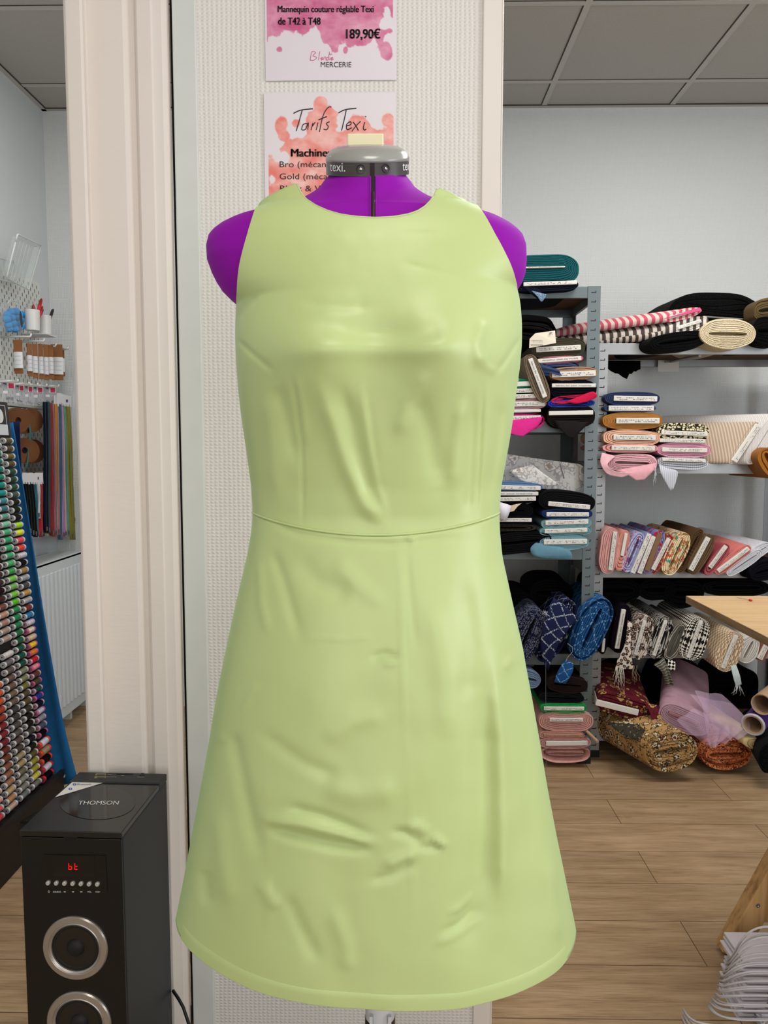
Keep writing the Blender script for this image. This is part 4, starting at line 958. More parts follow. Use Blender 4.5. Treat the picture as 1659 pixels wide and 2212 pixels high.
b = BR('dusty pink bolt wrapped in sheer tulle on the bottom galvanised shelf', pt, (1478, 1556), (118, 54), -22, (70, 6, -4, 4), layers=6, Y=3.03, axis=(.16, .42, .07), card=fab((150, 104, 106)), marks=False)
t = NT('sheer_tulle', .6, .2, sheen=.4); t.col((206, 176, 204)); tr = t.n('ShaderNodeBsdfTransparent'); mx = t.n('ShaderNodeMixShader'); mx.inputs[0].default_value = .30
t.l(tr.outputs[0], mx.inputs[1]); t.l(t.b.outputs[0], mx.inputs[2]); t.l(mx.outputs[0], t.t.nodes['Material Output'].inputs[0]); tulle = t.m
flap(b, [(1462, 1556, 2.98), (1478, 1572, 2.965), (1502, 1592, 2.945), (1531, 1614, 2.93)], [(1500, 1530, 3.02), (1552, 1556, 2.97), (1575, 1580, 2.95), (1545, 1608, 2.93)], tulle, 'sheer_tulle', nu=18, solid=.0, curl=.020)
flap(b, [(1500, 1492, 3.08), (1520, 1530, 3.02), (1528, 1570, 2.97), (1534, 1612, 2.93)], [(1560, 1500, 3.10), (1606, 1546, 3.02), (1600, 1572, 2.98), (1566, 1600, 2.95)], tulle, 'tulle_end', nu=20, solid=.0, curl=.030)
flap(b, [(1490, 1500, 3.07), (1530, 1545, 3.0), (1548, 1580, 2.96), (1570, 1596, 2.95)], [(1580, 1520, 3.06), (1614, 1556, 3.0), (1610, 1580, 2.97), (1590, 1592, 2.95)], tulle, 'tulle_cloud', nu=20, solid=.0, curl=.034)
for i, (lb, cx, cy, w, h) in enumerate((('big black cloth roll at the back of the bottom galvanised shelf behind the burgundy bolt', 1345, 1500, 120, 120), ('big black cloth roll at the back of the bottom galvanised shelf behind the tulle', 1462, 1494, 118, 130), ('big black cloth roll at the back right of the bottom galvanised shelf', 1578, 1496, 118, 128))):  # black fillers added so the shelf back falls into deep shade
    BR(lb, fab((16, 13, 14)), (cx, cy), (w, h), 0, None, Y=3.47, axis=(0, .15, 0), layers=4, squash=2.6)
BL('black cloth stack filling the back of the bottom slate shelf beside the dress', fab((13, 13, 15)), (1150, 1545), (90, 170), 0, None, Y=3.44, axis=(0, .09, 0), layers=4, squash=3.0)  # added black filler, stands in for shade behind the pile
BL('black cloth roll deep on the fourth slate shelf behind the quilted bolts', fab((13, 13, 16)), (1188, 1360), (140, 120), 0, None, Y=3.44, axis=(0, .09, 0), layers=4, squash=2.6)  # another added filler, its black colour stands in for deep shade
# tubes and odd bolts at the right edge
def tube_roll(label, c, r, Y, axis, clothm, edge=None, wall=.22):
    C = P(c[0], c[1], Y); A = Vector(axis); q = A.to_track_quat('Z', 'Y').to_matrix().to_4x4(); q.translation = C; r = r * Y / F
    root = thing('cardboard_roll', label, 'fabric roll', C - Vector((0, 0, r)))
    m = MB(); L = A.length; m.lathe([(r * .8, .25), (r * .8, .0), (r * .9, -.001), (r * .9, L)], q, 32, True, True); m.build('tube_core', plain('kraft_tube', (176, 146, 118), .8), root, smooth=True, angle=.6)
    if clothm:
        m = MB(); m.lathe([(r * .91, .004), (r * 1.04, .002), (r * 1.06, .012), (r * 1.06, L)], q, 32, False, False); m.build('wound_cloth', clothm, root, smooth=True)
        m = MB(); m.lathe([(r * .9, .0), (r * .98, -.003), (r * 1.10, .001), (r * 1.08, .008)], q, 32, False, False); m.build('frilled_edge', fab((190, 186, 190)), root, smooth=True)
    return root
tube_roll('purple cloth roll on a cardboard tube at the bottom right of the racks', (1626, 1566), 23, 2.94, (.30, .34, .05), fab((66, 34, 110)))
tube_roll('bare beige cardboard tube above the purple roll', (1646, 1522), 26, 2.92, (.30, .30, .03), None)
bolt('pale yellow bolt with card below the purple roll', fab((214, 192, 138)), (1640, 1610), (70, 26), -14, (34, 12, 16, 0), Y=2.96, axis=(-.10, .40, .04), layers=3, group=GR)
b = bolt('shaggy black roll at the very right edge by the floor', fur, (1668, 1640), (60, 70), 0, None, Y=2.86, axis=(.1, .4, 0), layers=3, squash=2.1, group=GR)
# ------------------------------------------------------------------ left room corner
rad_w = plain('radiator_enamel', (206, 212, 216), .35, .5)
XF = -1.535; yr1 = 3.70; yr0 = 2.75; zr0, zr1 = .06, .80
rad = thing('radiator', 'white panel radiator with vertical ribs under the pegboard', 'radiator', Vector(((XF + LEFT) / 2, (yr0 + yr1) / 2, 0)))
m = MB(); m.box((XF, yr0, zr0), (XF + .004, yr1, zr1)); m.build('front_panel', rad_w, rad, bevel=.004)
k = 0; y = yr0 + .03
while y < yr1 - .03:
    m = MB(); m.rings([[Vector((XF + .0038 + d * .008, y + a, z)) for a, d in ((-.016, 0), (-.009, 1), (.009, 1), (.016, 0))] for z in (zr0 + .05, zr1 - .05)]); m.build('rib', rad_w, rad, bevel=.003); y += .042
m = MB(); m.box((LEFT + .03, yr0, zr0), (LEFT + .034, yr1, zr1)); m.build('rear_panel', rad_w, rad)
gr = plain('grille_grey', (176, 178, 176), .5)
m = MB(); m.box((LEFT + .03, yr0, zr1 - .012), (XF + .004, yr1, zr1 + .002))
tp = m.build('top_grille', rad_w, rad, bevel=.002)
m = MB(); m.box((LEFT + .034, yr1 - .004, zr0), (XF, yr1, zr1 - .012)); m.build('side_cover', rad_w, rad)
m = MB(); y = yr0 + .02
while y < yr1 - .02: m.box((LEFT + .045, y, zr1 + .0018), (XF - .012, y + .006, zr1 + .0026)); y += .014
m.build('grille_slots', gr, tp)
m = MB(); m.tube([(XF - .04, yr1 - .05, .07), (XF - .04, yr1 - .02, .035), (XF - .04, yr1 + .095, .035)], .009, 10); m.build('pipe', rad_w, rad, smooth=True)
m = MB(); m.box((LEFT + .001, yr1 - .12, .2), (LEFT + .03, yr1 - .09, .7)); m.build('wall_bracket', rad_w, rad); m = MB(); m.box((LEFT + .001, yr0 + .09, .2), (LEFT + .03, yr0 + .12, .7)); m.build('wall_bracket', rad_w, rad)
for yy in (yr0 + .1, yr1 - .1):
    m = MB(); m.box((LEFT + .05, yy - .01, 0), (XF - .03, yy + .01, zr0 + .02)); m.build('floor_bracket', rad_w, rad)

# pegboard in two panels
XP = LEFT + .026
peg_m = plain('pegboard_white', (206, 208, 204), .5, .35); hole_m = plain('peg_slot', (58, 60, 62), .8)
pr = PX(97, 900, XP).y
for lb, z0, z1 in (('white slotted pegboard upper panel holding cups and cards', 1.485, PX(96, 617, XP).z), ('white slotted pegboard lower panel holding ribbons and zips', .885, 1.480)):
    r = thing('pegboard', lb, 'pegboard', Vector((XP, pr - .38, z0)), 'pegboard panels')
    m = MB(); m.box((XP - .006, pr - .76, z0), (XP, pr, z1)); bd = m.build('board', peg_m, r, bevel=.003)
    m = MB(); z = z0 + .02; row_ = 0
    while z < z1 - .02:
        y = pr - .74 + (.02 if row_ % 2 else 0)
        while y < pr - .01: m.box((XP - .001, y - .0022, z - .0075), (XP + .0004, y + .0022, z + .0075)); y += .04
        z += .02; row_ += 1
    m.build('slots', hole_m, bd)
    m = MB(); m.box((LEFT, pr - .7, z0 + .05), (XP - .006, pr - .66, z1 - .05)); m.box((LEFT, pr - .08, z0 + .05), (XP - .006, pr - .04, z1 - .05)); m.build('wall_spacer', peg_m, r)
def clear(name, rgb, a):
    k = ('clear', name)
    if k not in MATS:
        t = NT(name, .15, .5); t.col(rgb); tr = t.n('ShaderNodeBsdfTransparent'); mx = t.n('ShaderNodeMixShader'); mx.inputs[0].default_value = a
        t.l(tr.outputs[0], mx.inputs[1]); t.l(t.b.outputs[0], mx.inputs[2]); t.l(mx.outputs[0], t.t.nodes['Material Output'].inputs[0]); MATS[k] = t.m
    return MATS[k]
clr = clear('clear_plastic', (206, 216, 214), .34); clr2 = clear('clear_plastic_rim', (214, 222, 220), .62)
def hookrail(label, p0, p1, tip=(.0, .0, .022)):
    m = MB(); a, b = Vector(p0), Vector(p1); m.tube([a, a.lerp(b, .75), b, b + Vector(tip)], .0045, 8)
    return tag(m.build('pegboard_hook', peg_m, smooth=True), label, 'hook', 'white pegboard hooks')
# clear tray leaning above the board, with its lower neighbour
def tray(label, quad, depth, nx):
    A = [Vector(p) for p in quad]; nrm = Vector(nx)
    r = thing('clear_tray', label, 'tray', (A[2] + A[3]) / 2, 'clear plastic trays')
    def rr(t, inset, d):
        pts = []; c = sum(A, Vector()) / 4
        for k in range(4):
            p, q, s = A[k], A[(k - 1) % 4], A[(k + 1) % 4]
            for f in (.22, .1, .03, 0): pts.append(p.lerp(q, f * .8) if f else p.lerp(s, .02))
            for f in (.1, .22): pts.append(p.lerp(s, f * .8))
        return [x.lerp(c, inset) + nrm * d for x in pts]
    m = MB(); m.rings([rr(0, .0, 0), rr(0, .06, depth * .5), rr(0, .10, depth)], True, False, True); m.build('tray_body', clr, r, smooth=False)
    m = MB(); q = rr(0, 0, 0); m.tube(q + [q[0]], .004, 6); m.build('tray_rim', clr2, r, smooth=True)
    m = MB(); c = sum(A, Vector()) / 4
    for k in range(1, 6):
        a, b = A[0].lerp(A[1], k / 6).lerp(c, .16), A[3].lerp(A[2], k / 6).lerp(c, .16); m.tube([a + nrm * (depth - .001), b + nrm * (depth - .001)], .0018, 5)
    m.build('ridge', clr2, r)
    return r
tray('clear ribbed plastic tray tilted above the pegboard', [PX(38, 506, -1.50), PX(89, 530, -1.54), PX(62, 626, -1.60), PX(14, 600, -1.56)], .03, (-.85, .1, .1))
tray('clear plastic tray lying behind the tilted one at the frame edge', [PX(-34, 548, -1.58), PX(30, 566, -1.62), PX(34, 612, -1.63), PX(-30, 598, -1.60)], .02, (-.9, 0, .1))
# bag of blue pompoms
XI = XP + .05
r = thing('pompom_bag', 'clear bag of bright blue pompoms hanging on the pegboard', 'craft bag', PX(30, 714, XI))
pom = fab((16, 140, 212)); rnd = random.Random(11)
for (x, y) in ((16, 680), (24, 674), (35, 674), (45, 679), (15, 690), (25, 686), (36, 686), (44, 692), (18, 702), (28, 698), (38, 700), (46, 706), (20, 710), (32, 710)):
    m = MB(); C = PX(x, y, XI); rd = rnd.uniform(.014, .018)
    m.lathe([(rd * math.sin(a), -rd * math.cos(a)) for a in [math.pi * (k + .02) / 10.4 for k in range(11)]], Matrix.Translation(C), 14); m.build('pompom', pom, r, smooth=True)
m = MB(); a = [PX(x, y, XI + .028) for x, y in ((8, 716), (52, 716), (49, 664), (12, 656))]; b_ = [p + Vector((-.055, 0, 0)) for p in a]; m.hexa(a, b_); bag = m.build('bag_film', clear('bag_film', (214, 220, 222), .16), r, bevel=.006)
m = MB(); m.tube([PX(16, 656, XI), PX(22, 648, XI), PX(40, 652, XI), PX(34, 657, XI)], .004, 6); m.build('bag_tie', clr2, r)
m = MB(); c = PX(46, 690, XI + .0295); m.add([c + Vector((0, math.cos(t_) * .012 + math.sin(t_) * -.004, math.sin(t_) * .034)) for t_ in [2 * math.pi * k / 24 for k in range(24)]], [list(range(24))]); st = m.build('round_sticker', plain('black_sticker', (28, 32, 36), .4), r)
# cups with pens
cup_m = plain('cup_white', (212, 213, 210), .3, .5)
def cup(label, x0, x1, y0, y1, X, pens):
    C = PX((x0 + x1) / 2, y1, X); rad_ = (x1 - x0) / 2 / F * C.y; H = (y1 - y0) / F * C.y
    r = thing('pen_cup', label, 'cup', C, 'white pegboard cups')
    m = MB(); m.lathe([(rad_ * .92, 0), (rad_, H), (rad_ * .93, H), (rad_ * .85, .004), (.001, .004)], Matrix.Translation(C), 32, True, False); m.build('cup_body', cup_m, r, smooth=True, angle=.6)
    m = MB(); m.box((XP, C.y - .01, C.z + H * .6), (C.x - rad_ * .8, C.y + .01, C.z + H * .75)); m.build('cup_hook', cup_m, r)
    return r, C, rad_, H
_, c1, r1, h1 = cup('white cup of red pens on the pegboard beside the pompom bag', 55, 86, 671, 714, -1.58, 0)
_, c2, r2, h2 = cup('white cup with one dark pen, right of the red pen cup', 85, 111, 683, 722, -1.60, 0)
def pen(label, C, off, top, rgb, rd=.006):
    r = thing('pen', label, 'pen', C + Vector(off) + Vector((0, 0, .006)), 'pens in the pegboard cups')
    a = C + Vector(off) + Vector((0, 0, .006)); b = Vector(top)
    m = MB(); m.tube([a, a.lerp(b, .8)], rd, 10); m.build('barrel', plain('pen_%d_%d' % (rgb[0], rgb[1]), rgb, .4, .5), r, smooth=True, angle=.6)
    m = MB(); m.tube([a.lerp(b, .8), b, b + (b - a).normalized() * .008], [rd * 1.08, rd * .9, rd * .3], 10); m.build('cap', plain('pen_cap_%d' % rgb[0], tuple(int(v * .8) for v in rgb), .4, .5), r, smooth=True, angle=.6)
    return r
pen('tallest red pen standing in the left pegboard cup', c1, (0, .006, 0), PX(89, 648, -1.575), (190, 20, 30), .007)
pen('red pen leaning left in the left pegboard cup', c1, (.004, -.012, 0), PX(72, 661, -1.57), (168, 22, 34))
pen('red and white pen leaning right in the left pegboard cup', c1, (.006, .012, 0), PX(91, 664, -1.575), (204, 40, 46))
pen('short black pen at the right of the left pegboard cup', c1, (-.006, .014, 0), PX(92, 670, -1.585), (40, 30, 34))
pen('dark grey pen leaning out of the right pegboard cup', c2, (0, -.004, 0), PX(114, 670, -1.60), (44, 38, 40), .007)
m = MB(); a = PX(52, 718, XP); m.box((XP, a.y - .02, a.z - .012), (XP + .11, PX(108, 724, XP + .08).y, a.z - .006)); tag(m.build('pegboard_shelf', cup_m, bevel=.002), 'small white pegboard ledge under the two pen cups', 'ledge')
hookrail('long white hook above the single brown card', PX(2, 728, XP), PX(66, 727, -1.52), (.0, .006, .012))
hookrail('white hook holding the single brown card', PX(38, 738, XP), PX(95, 737, -1.53), (.0, .004, .012))
hookrail('white hook holding the fan of brown cards', PX(92, 748, XP), PX(120, 748, -1.55), (.0, .004, .012))
hookrail('white hook at the far end of the brown cards', PX(120, 757, XP), PX(146, 754, -1.55), (.0, .004, .012))
kraft = plain('kraft_card', (138, 92, 58), .85, .2, var=.06); elast = plain('white_elastic', (214, 216, 220), .45, .4)
def ecard(label, x0, x1, y0, y1, X, yaw):
    C = PX((x0 + x1) / 2, y0, X); wd = (x1 - x0) / F * C.y; H = (y1 - y0) / F * C.y
    M = Matrix.Translation(C) @ Matrix.Rotation(yaw, 4, 'Z')
    r = thing('elastic_card', label, 'card of elastic', C - Vector((0, 0, H)), 'brown cards of white elastic')
    m = MB(); m.box((-wd / 2, -.001, -H), (wd / 2, .001, 0), M); m.build('card', kraft, r)
    m = MB(); m.rings([[M @ Vector((x * wd * .52, y, z)) for x, y in ((-1, 0), (-.8, -.0045), (-.3, -.008), (.3, -.008), (.8, -.0045), (1, 0), (.8, .0045), (-.8, .0045))] for z in (-H * .84, -H * .36)]); m.build('wound_elastic', elast, r, smooth=True, angle=.6)
    m = MB()
    for k in (.48, .60, .72): m.add([M @ Vector(p) for p in ((-wd * .46, -.0086, -H * k), (wd * .46, -.0086, -H * k), (wd * .46, -.0086, -H * k - .0012), (-wd * .46, -.0086, -H * k - .0012))], [(0, 1, 2, 3)])
    m.build('winding_line', plain('winding_grey', (160, 162, 170), .6), r)
    return r
ecard('brown card of white elastic hanging alone at the left of the pegboard', 28, 48, 734, 806, -1.57, -.15)
for k, (x0, x1, y0, y1, lb) in enumerate(((57, 70, 742, 812, 'first'), (69, 82, 743, 816, 'second'), (82, 94, 743, 818, 'third'), (93, 105, 744, 820, 'fourth'), (103, 116, 745, 818, 'fifth'))):
    ecard('brown card of white elastic, %s from the left in the fan' % lb, x0 + .5, x1 - 1.5, y0, y1, -1.575, .9)
ecard('wide brown card of white elastic facing out at the right of the fan', 110, 134, 744, 820, -1.585, .12)
ecard('rearmost brown card of elastic behind the wide one', 121, 138, 752, 812, -1.61, .12)
# row of clear packs with pink labels
pink_l = plain('pink_label', (196, 44, 84), .5); wht = plain('label_white', (218, 218, 220), .6); grey_c = plain('pack_header_grey', (166, 164, 172), .6)
for k, (x0, x1, y0, y1, X, lb) in enumerate(((3, 32, 820, 868, -1.53, 'leftmost'), (33, 52, 826, 872, -1.54, 'second'), (52, 71, 828, 875, -1.555, 'third'), (70, 93, 830, 876, -1.56, 'fourth'), (95, 121, 831, 874, -1.58, 'rightmost'))):
    C = PX((x0 + x1) / 2, y0, X); wd = (x1 - x0) / F * C.y * .96; H = (y1 - y0) / F * C.y
    M = Matrix.Translation(C) @ Matrix.Rotation(.15, 4, 'Z')
    r = thing('notion_pack', 'clear pack of haberdashery with pink label, %s in its row' % lb, 'haberdashery pack', C - Vector((0, 0, H)), 'clear packs with pink labels')
    m = MB(); m.box((-wd / 2, -.001, -H * .42), (wd / 2, .001, 0), M); hd = m.build('header_card', grey_c, r)
    m = MB(); m.box((-wd * .06, -.0022, -H * .40), (wd * .48, -.0012, -H * .02), M); m.build('price_label', wht, hd)
    m = MB(); m.box((wd * .03, -.0028, -H * .38), (wd * .42, -.0023, -H * .16), M); m.build('pink_block', pink_l, hd)
    m = MB(); m.add([M @ Vector((-wd * .40, -.0016, -H * .18)), M @ Vector((-wd * .14, -.0016, -H * .06)), M @ Vector((-wd * .14, -.0016, -H * .24))], [(0, 1, 2)]); m.build('black_triangle', print_m, hd)
    m = MB(); m.box((-wd / 2, -.006, -H), (wd / 2, .006, -H * .42), M); m.build('clear_pocket', clear('pocket_film', (196, 198, 206), .35), r)
    rnd = random.Random(k)
    for q in range(5):
        p = M @ Vector((rnd.uniform(-.3, .3) * wd, rnd.uniform(-.003, .003), -H * .92 + rnd.uniform(0, .12) * H)); m = MB()
        m.lathe([(.0045, -.003), (.0055, 0), (.0035, .004)], Matrix.Translation(p) @ Matrix.Rotation(rnd.uniform(0, 3), 4, 'X'), 10); m.build('fastener', plain('black_fastener', (38, 38, 44), .4, .5) if k in (0, 4) else plain('steel_fastener', (150, 152, 158), .3, .5, .8), r, smooth=True)
    hookrail('white hook through the %s clear pack header' % lb, Vector((XP, C.y, C.z - .010)), Vector((X + .045, C.y - .012, C.z - .008)), (.0, -.001, .008))
    m = MB(); m.box((-wd * .36, -.0068, -H * .62), (-wd * .02, -.0062, -H * .5), M); m.build('paper_strip', wht, r)
# reels of ribbon
reel_m = plain('kraft_reel', (104, 66, 38), .8, .2, var=.06)
def reel(label, x, y, rpx, X, cloth, yw=.35):
    C = PX(x, y, X); R_ = rpx / F * C.y
    M = Matrix.Translation(C) @ Matrix.Rotation(yw, 4, 'Z') @ Matrix.Rotation(math.pi / 2, 4, 'X')
    r = thing('ribbon_reel', label, 'ribbon reel', C - Vector((0, 0, R_)), 'brown card reels of ribbon')
    yw = 0
    for s in (-1, 1):
        m = MB(); m.lathe([(R_ * .25, s * .011 - .001), (R_, s * .011 - .001), (R_, s * .011 + .001), (R_ * .25, s * .011 + .001)], M, 36, False, False); m.build('reel_disc', reel_m, r)
    m = MB(); m.lathe([(R_ * .25, -.008), (R_ * .985, -.0095), (R_ * .985, .0095), (R_ * .25, .008)], M, 36, False, False); m.build('wound_ribbon', cloth, r)
    return r
reel('brown reel of taupe ribbon, upper left of the reels', 36, 908, 27, -1.54, fab((112, 82, 52)), 1.0)
reel('brown reel of beige ribbon, upper middle of the reels', 48, 910, 27, -1.555, fab((206, 176, 150)), 1.0)
reel('brown reel of white ribbon, upper right of the reels', 66, 908, 26, -1.585, fab((206, 200, 186)), 1.0)
reel('brown reel of blue ribbon, lower left of the reels', 50, 973, 27, -1.545, fab((54, 84, 128)), 1.0)
reel('brown reel of dark brown ribbon, lower middle of the reels', 58, 974, 26, -1.565, fab((72, 52, 36)), 1.0)
reel('brown reel of black ribbon, lower right of the reels', 70, 975, 26, -1.60, fab((28, 26, 30)), 1.0)
m = MB(); pts = [(55, 894), (62, 912), (66, 930), (66, 955), (63, 980), (60, 1000), (56, 1013)]
m.grid([[PX(x - 2.2, y, -1.525), PX(x + 2.2, y, -1.53)] for x, y in pts]); tag(m.build('ribbon_tail', fab((44, 112, 104)), solid=.001, smooth=True), 'teal green ribbon tail curling down across the brown reels', 'ribbon')
# zips
tab_m = plain('zip_header', (214, 214, 216), .6); zip_teeth = {}
def zipper(label, rgb, top, bot, w, X, header=True, group='long zips hanging on the pegboard', Xb=None):
    x0, y0 = top; x1, y1 = bot
    r = thing('zipper', label, 'zip', PX(x1, y1, X), group)
    rnd = random.Random(int(x0 * 7 + y1)); rows = []
    for k in range(15):
        f = k / 14; x = x0 + (x1 - x0) * f + math.sin(f * 5 + rnd.random()) * 1.2; y = y0 + (y1 - y0) * f
        rows.append([PX(x + d * w / 2, y, X + .003 * math.sin(f * 9 + d)) for d in (-1, -.3, .3, 1)])
    m = MB(); m.grid(rows); m.build('zip_tape', fab(rgb), r, solid=.0016, smooth=True)
    m = MB(); m.tube([PX(x0 + (x1 - x0) * k / 8 + math.sin(k / 8 * 5) * 1.2, y0 + (y1 - y0) * k / 8, X + .003) for k in range(9)], .0017, 5); m.build('zip_teeth', plain('teeth_%02x%02x%02x' % rgb, tuple(int(v * .75) for v in rgb), .5), r)
    m = MB(); p = PX(x1, y1 - 9, X + .005); m.box((p.x - .002, p.y - .005, p.z - .012), (p.x + .002, p.y + .005, p.z + .006)); m.build('zip_pull', plain('zip_steel', (110, 106, 104), .3, .5, .7), r)
    if header:
        m = MB(); a = [PX(x0 - 5.2, y0 - 20, X + .002), PX(x0 + 5.2, y0 - 20, X + .002), PX(x0 + 5.4, y0 + 4, X + .003), PX(x0 - 5.4, y0 + 4, X + .003)]
        m.hexa(a, [p + Vector((-.0015, .0005, 0)) for p in a]); hc = m.build('header_card', tab_m, r)
        if header == 2:
            q = [PX(x0 - 2.4, y0 - 11, X + .0025), PX(x0 + 2.4, y0 - 11, X + .0025), PX(x0 + 2.5, y0 - 5, X + .003), PX(x0 - 2.5, y0 - 5, X + .003)]; m = MB(); m.add([p + Vector((.0012, -.0004, 0)) for p in q], [(3, 2, 1, 0)]); m.build('purple_mark', plain('purple_print', (72, 44, 112), .6), hc)
    return r
LZ = [('navy', (22, 30, 54), 97, 101, 1150, 10), ('dark teal', (12, 62, 66), 103, 106, 1152, 8), ('dark red', (138, 18, 34), 108, 114, 1158, 10), ('dusty mauve', (150, 104, 112), 113, 122, 1158, 6), ('mustard yellow', (186, 122, 24), 118, 118, 1160, 10), ('rosewood pink', (172, 128, 128), 122, 128, 1155, 6),
      ('petrol blue', (30, 92, 122), 127, 131, 1166, 9), ('lilac', (170, 130, 178), 130, 139, 1162, 7), ('powder pink', (206, 168, 164), 132, 143, 1160, 7), ('mint green', (96, 152, 132), 135, 149, 1158, 7), ('olive green', (128, 122, 38), 142, 158, 1166, 12), ('peach beige', (200, 164, 138), 147, 161, 1130, 4)]
for k, (nm, rgb, x0, x1, y1, w) in enumerate(LZ):
    zipper('%s long zip in the row at the right of the pegboard' % nm, rgb, (x0 + (2 if k > 8 else 0), 868 + k * 1.2 - (0 if k < 6 else 6)), (x1, y1), w, -1.53 - k * .006, header=(2 if k in (8, 10) else (True if k > 4 else False)))
SZ = [('leftmost black', (14, 13, 15), 54, 66, 1154, 10), ('second black', (18, 17, 19), 60, 72, 1158, 10), ('third black', (15, 15, 18), 66, 78, 1160, 10), ('teal blue', (24, 110, 128), 76, 83, 1158, 5), ('white', (206, 208, 212), 81, 84, 1120, 9), ('bright red', (168, 22, 30), 86, 90, 1160, 9), ('dark brown', (56, 42, 34), 91, 92, 1158, 9), ('taupe grey', (104, 86, 78), 95, 100, 1152, 9), ('pale sage green', (176, 184, 140), 99, 107, 1158, 8)]
for k, (nm, rgb, x0, x1, y1, w) in enumerate(SZ):
    zipper('%s short zip in the lower row on the pegboard' % nm, rgb, (x0, 1041 + (k % 2)), (x1, y1), w, -1.50 - k * .006, header=(2 if k in (4, 8) else True), group='short zips hanging on the pegboard')
hookrail('white hook carrying the short zips', PX(70, 1022, XP), PX(108, 1017, -1.55), (.0, .002, .002))
m = MB(); m.tube([PX(146, 852, -1.6), PX(156, 866, -1.6), PX(163, 868, -1.59)], .0006, 4); m.tube([PX(163, 1120, -1.58), PX(170, 1145, -1.57), PX(176, 1162, -1.57)], .0006, 4)

# ------------------------------------------------------------------ thread stand
XA_T, ZA_T = PX(33, 935, -1.27).x, None
YE = 2.60                                    # far end of the stand
top_e, bot_e = P(22, 945, YE), P(108, 1668, YE)
def face(y, f, o=0.0):                      # f from top 0 to bottom 1, o metres out of the face
    n = Vector((top_e.z - bot_e.z, 0, bot_e.x - top_e.x)).normalized()
    p = top_e.lerp(bot_e, f); return Vector((p.x, y, p.z)) + n * o
stand = thing('thread_stand', 'tall black thread display stand filled with coloured spools', 'display stand', Vector((bot_e.x - .08, 2.2, 0)))
blackp = plain('stand_black', (20, 19, 20), .5, .35)
YN = 1.70
m = MB(); m.hexa([face(YN, -.10), face(YE, -.10), face(YE, 1.0), face(YN, 1.0)][::-1], [face(YN, -.10, -.03), face(YE, -.10, -.03), face(YE, 1.0, -.03), face(YN, 1.0, -.03)][::-1]); m.build('back_panel', blackp, stand)
m = MB(); x1 = bot_e.x + .045; m.box((bot_e.x - .22, YN, 0.0), (x1 + .0, YE + .01, bot_e.z - .012)); m.build('base_box', plain('stand_brown_black', (34, 28, 25), .55, .3), stand, bevel=.003)
m = MB(); m.box((x1 - .012, YN, bot_e.z - .014), (x1, YE + .01, bot_e.z + .006)); m.build('base_lip', blackp, stand)
m = MB(); m.hexa([face(YN, -.10, .004), face(YE + .0, -.10, .004), face(YE, -.004, .004), face(YN, -.004, .004)][::-1], [face(YN, -.10, 0), face(YE, -.10, 0), face(YE, -.004, 0), face(YN, -.004, 0)][::-1]); hd = m.build('header_sign', plain('header_black', (22, 18, 20), .35), stand)
hf = lambda u, v: face(YE - .012 - u, -.098 + v, .0048)
m = MB(); m.tube([hf(.01, .008), hf(.01, .072), hf(.3, .072), hf(.3, .008), hf(.01, .008)], .0012, 5); m.build('header_border', wht, hd)
m = MB(); c = [hf(.052 + .026 * math.cos(a), .038 + .021 * math.sin(a)) for a in [2 * math.pi * k / 32 for k in range(32)]]; m.add(c, [list(range(32))[::-1]]); m.build('round_emblem', wht, hd)
m = MB(); hq = lambda u, v: face(YE - .012 - u, -.098 + v, .0056)
write(m, '1', .060, .052, .050, .022, hq); m.build('emblem_figure', print_m, hd)
m = MB(); m.hexa([face(YN, -.036, .0062), face(YE - .02, -.036, .0062), face(YE - .02, -.006, .0062), face(YN, -.006, .0062)][::-1], [face(YN, -.036, .004), face(YE - .02, -.036, .004), face(YE - .02, -.006, .004), face(YN, -.006, .004)][::-1]); m.build('price_strip', plain('strip_white', (206, 210, 214), .5), hd)
# spools
core_m = plain('spool_white', (206, 204, 206), .45, .4); cap_pink = plain('spool_pink', (196, 92, 140), .45, .4); cap_pale = plain('spool_pale_pink', (206, 166, 182), .45, .4); cap_or = plain('spool_orange', (222, 70, 34), .4, .4); cap_rd = plain('spool_red', (190, 34, 50), .4, .4); ring_m = plain('spool_ring', (112, 112, 118), .5)
SL, SR = .056, .0101
RX = Matrix.Rotation(math.pi / 2, 4, 'X')
def lm(prof, n=18, c0=True, c1=True):
    m = MB(); m.lathe(prof, RX, n, c0, c1); b = bpy.data.meshes.new('spool_part'); b.from_pydata(m.v, [], m.f); b.polygons.foreach_set('use_smooth', [True] * len(b.polygons)); b.set_sharp_from_angle(angle=.7); b.update(); return b
me_core = lm([(.0035, SL/2), (SR * .92, SL/2), (SR, SL/2 - .0015), (SR * .9, SL/2 - .010), (SR * .6, SL/2 - .012), (SR * .6, -SL/2 + .007), (SR, -SL/2 + .005), (SR, -SL/2)], 18)
me_thr = lm([(SR * .6, SL/2 - .0125), (SR * .86, SL/2 - .013), (SR * .97, SL/2 - .018), (SR * .97, -SL/2 + .010), (SR * .86, -SL/2 + .0065), (SR * .6, -SL/2 + .006)], 18)
me_ring = lm([(.0062, SL/2 + .0004), (.0074, SL/2 + .0004), (.0074, SL/2 + .0001), (.0062, SL/2 + .0001)], 16, False, False)
me_hole = lm([(.0001, SL/2 + .0006), (.0034, SL/2 + .0006), (.0034, SL/2)], 12, True, False)
_cache = {}
def withmat(me, mt, tagn):
    k = (me.name, mt.name)
    if k not in _cache: q = me.copy(); q.materials.append(mt); _cache[k] = q
    return _cache[k]
NAMES = {}
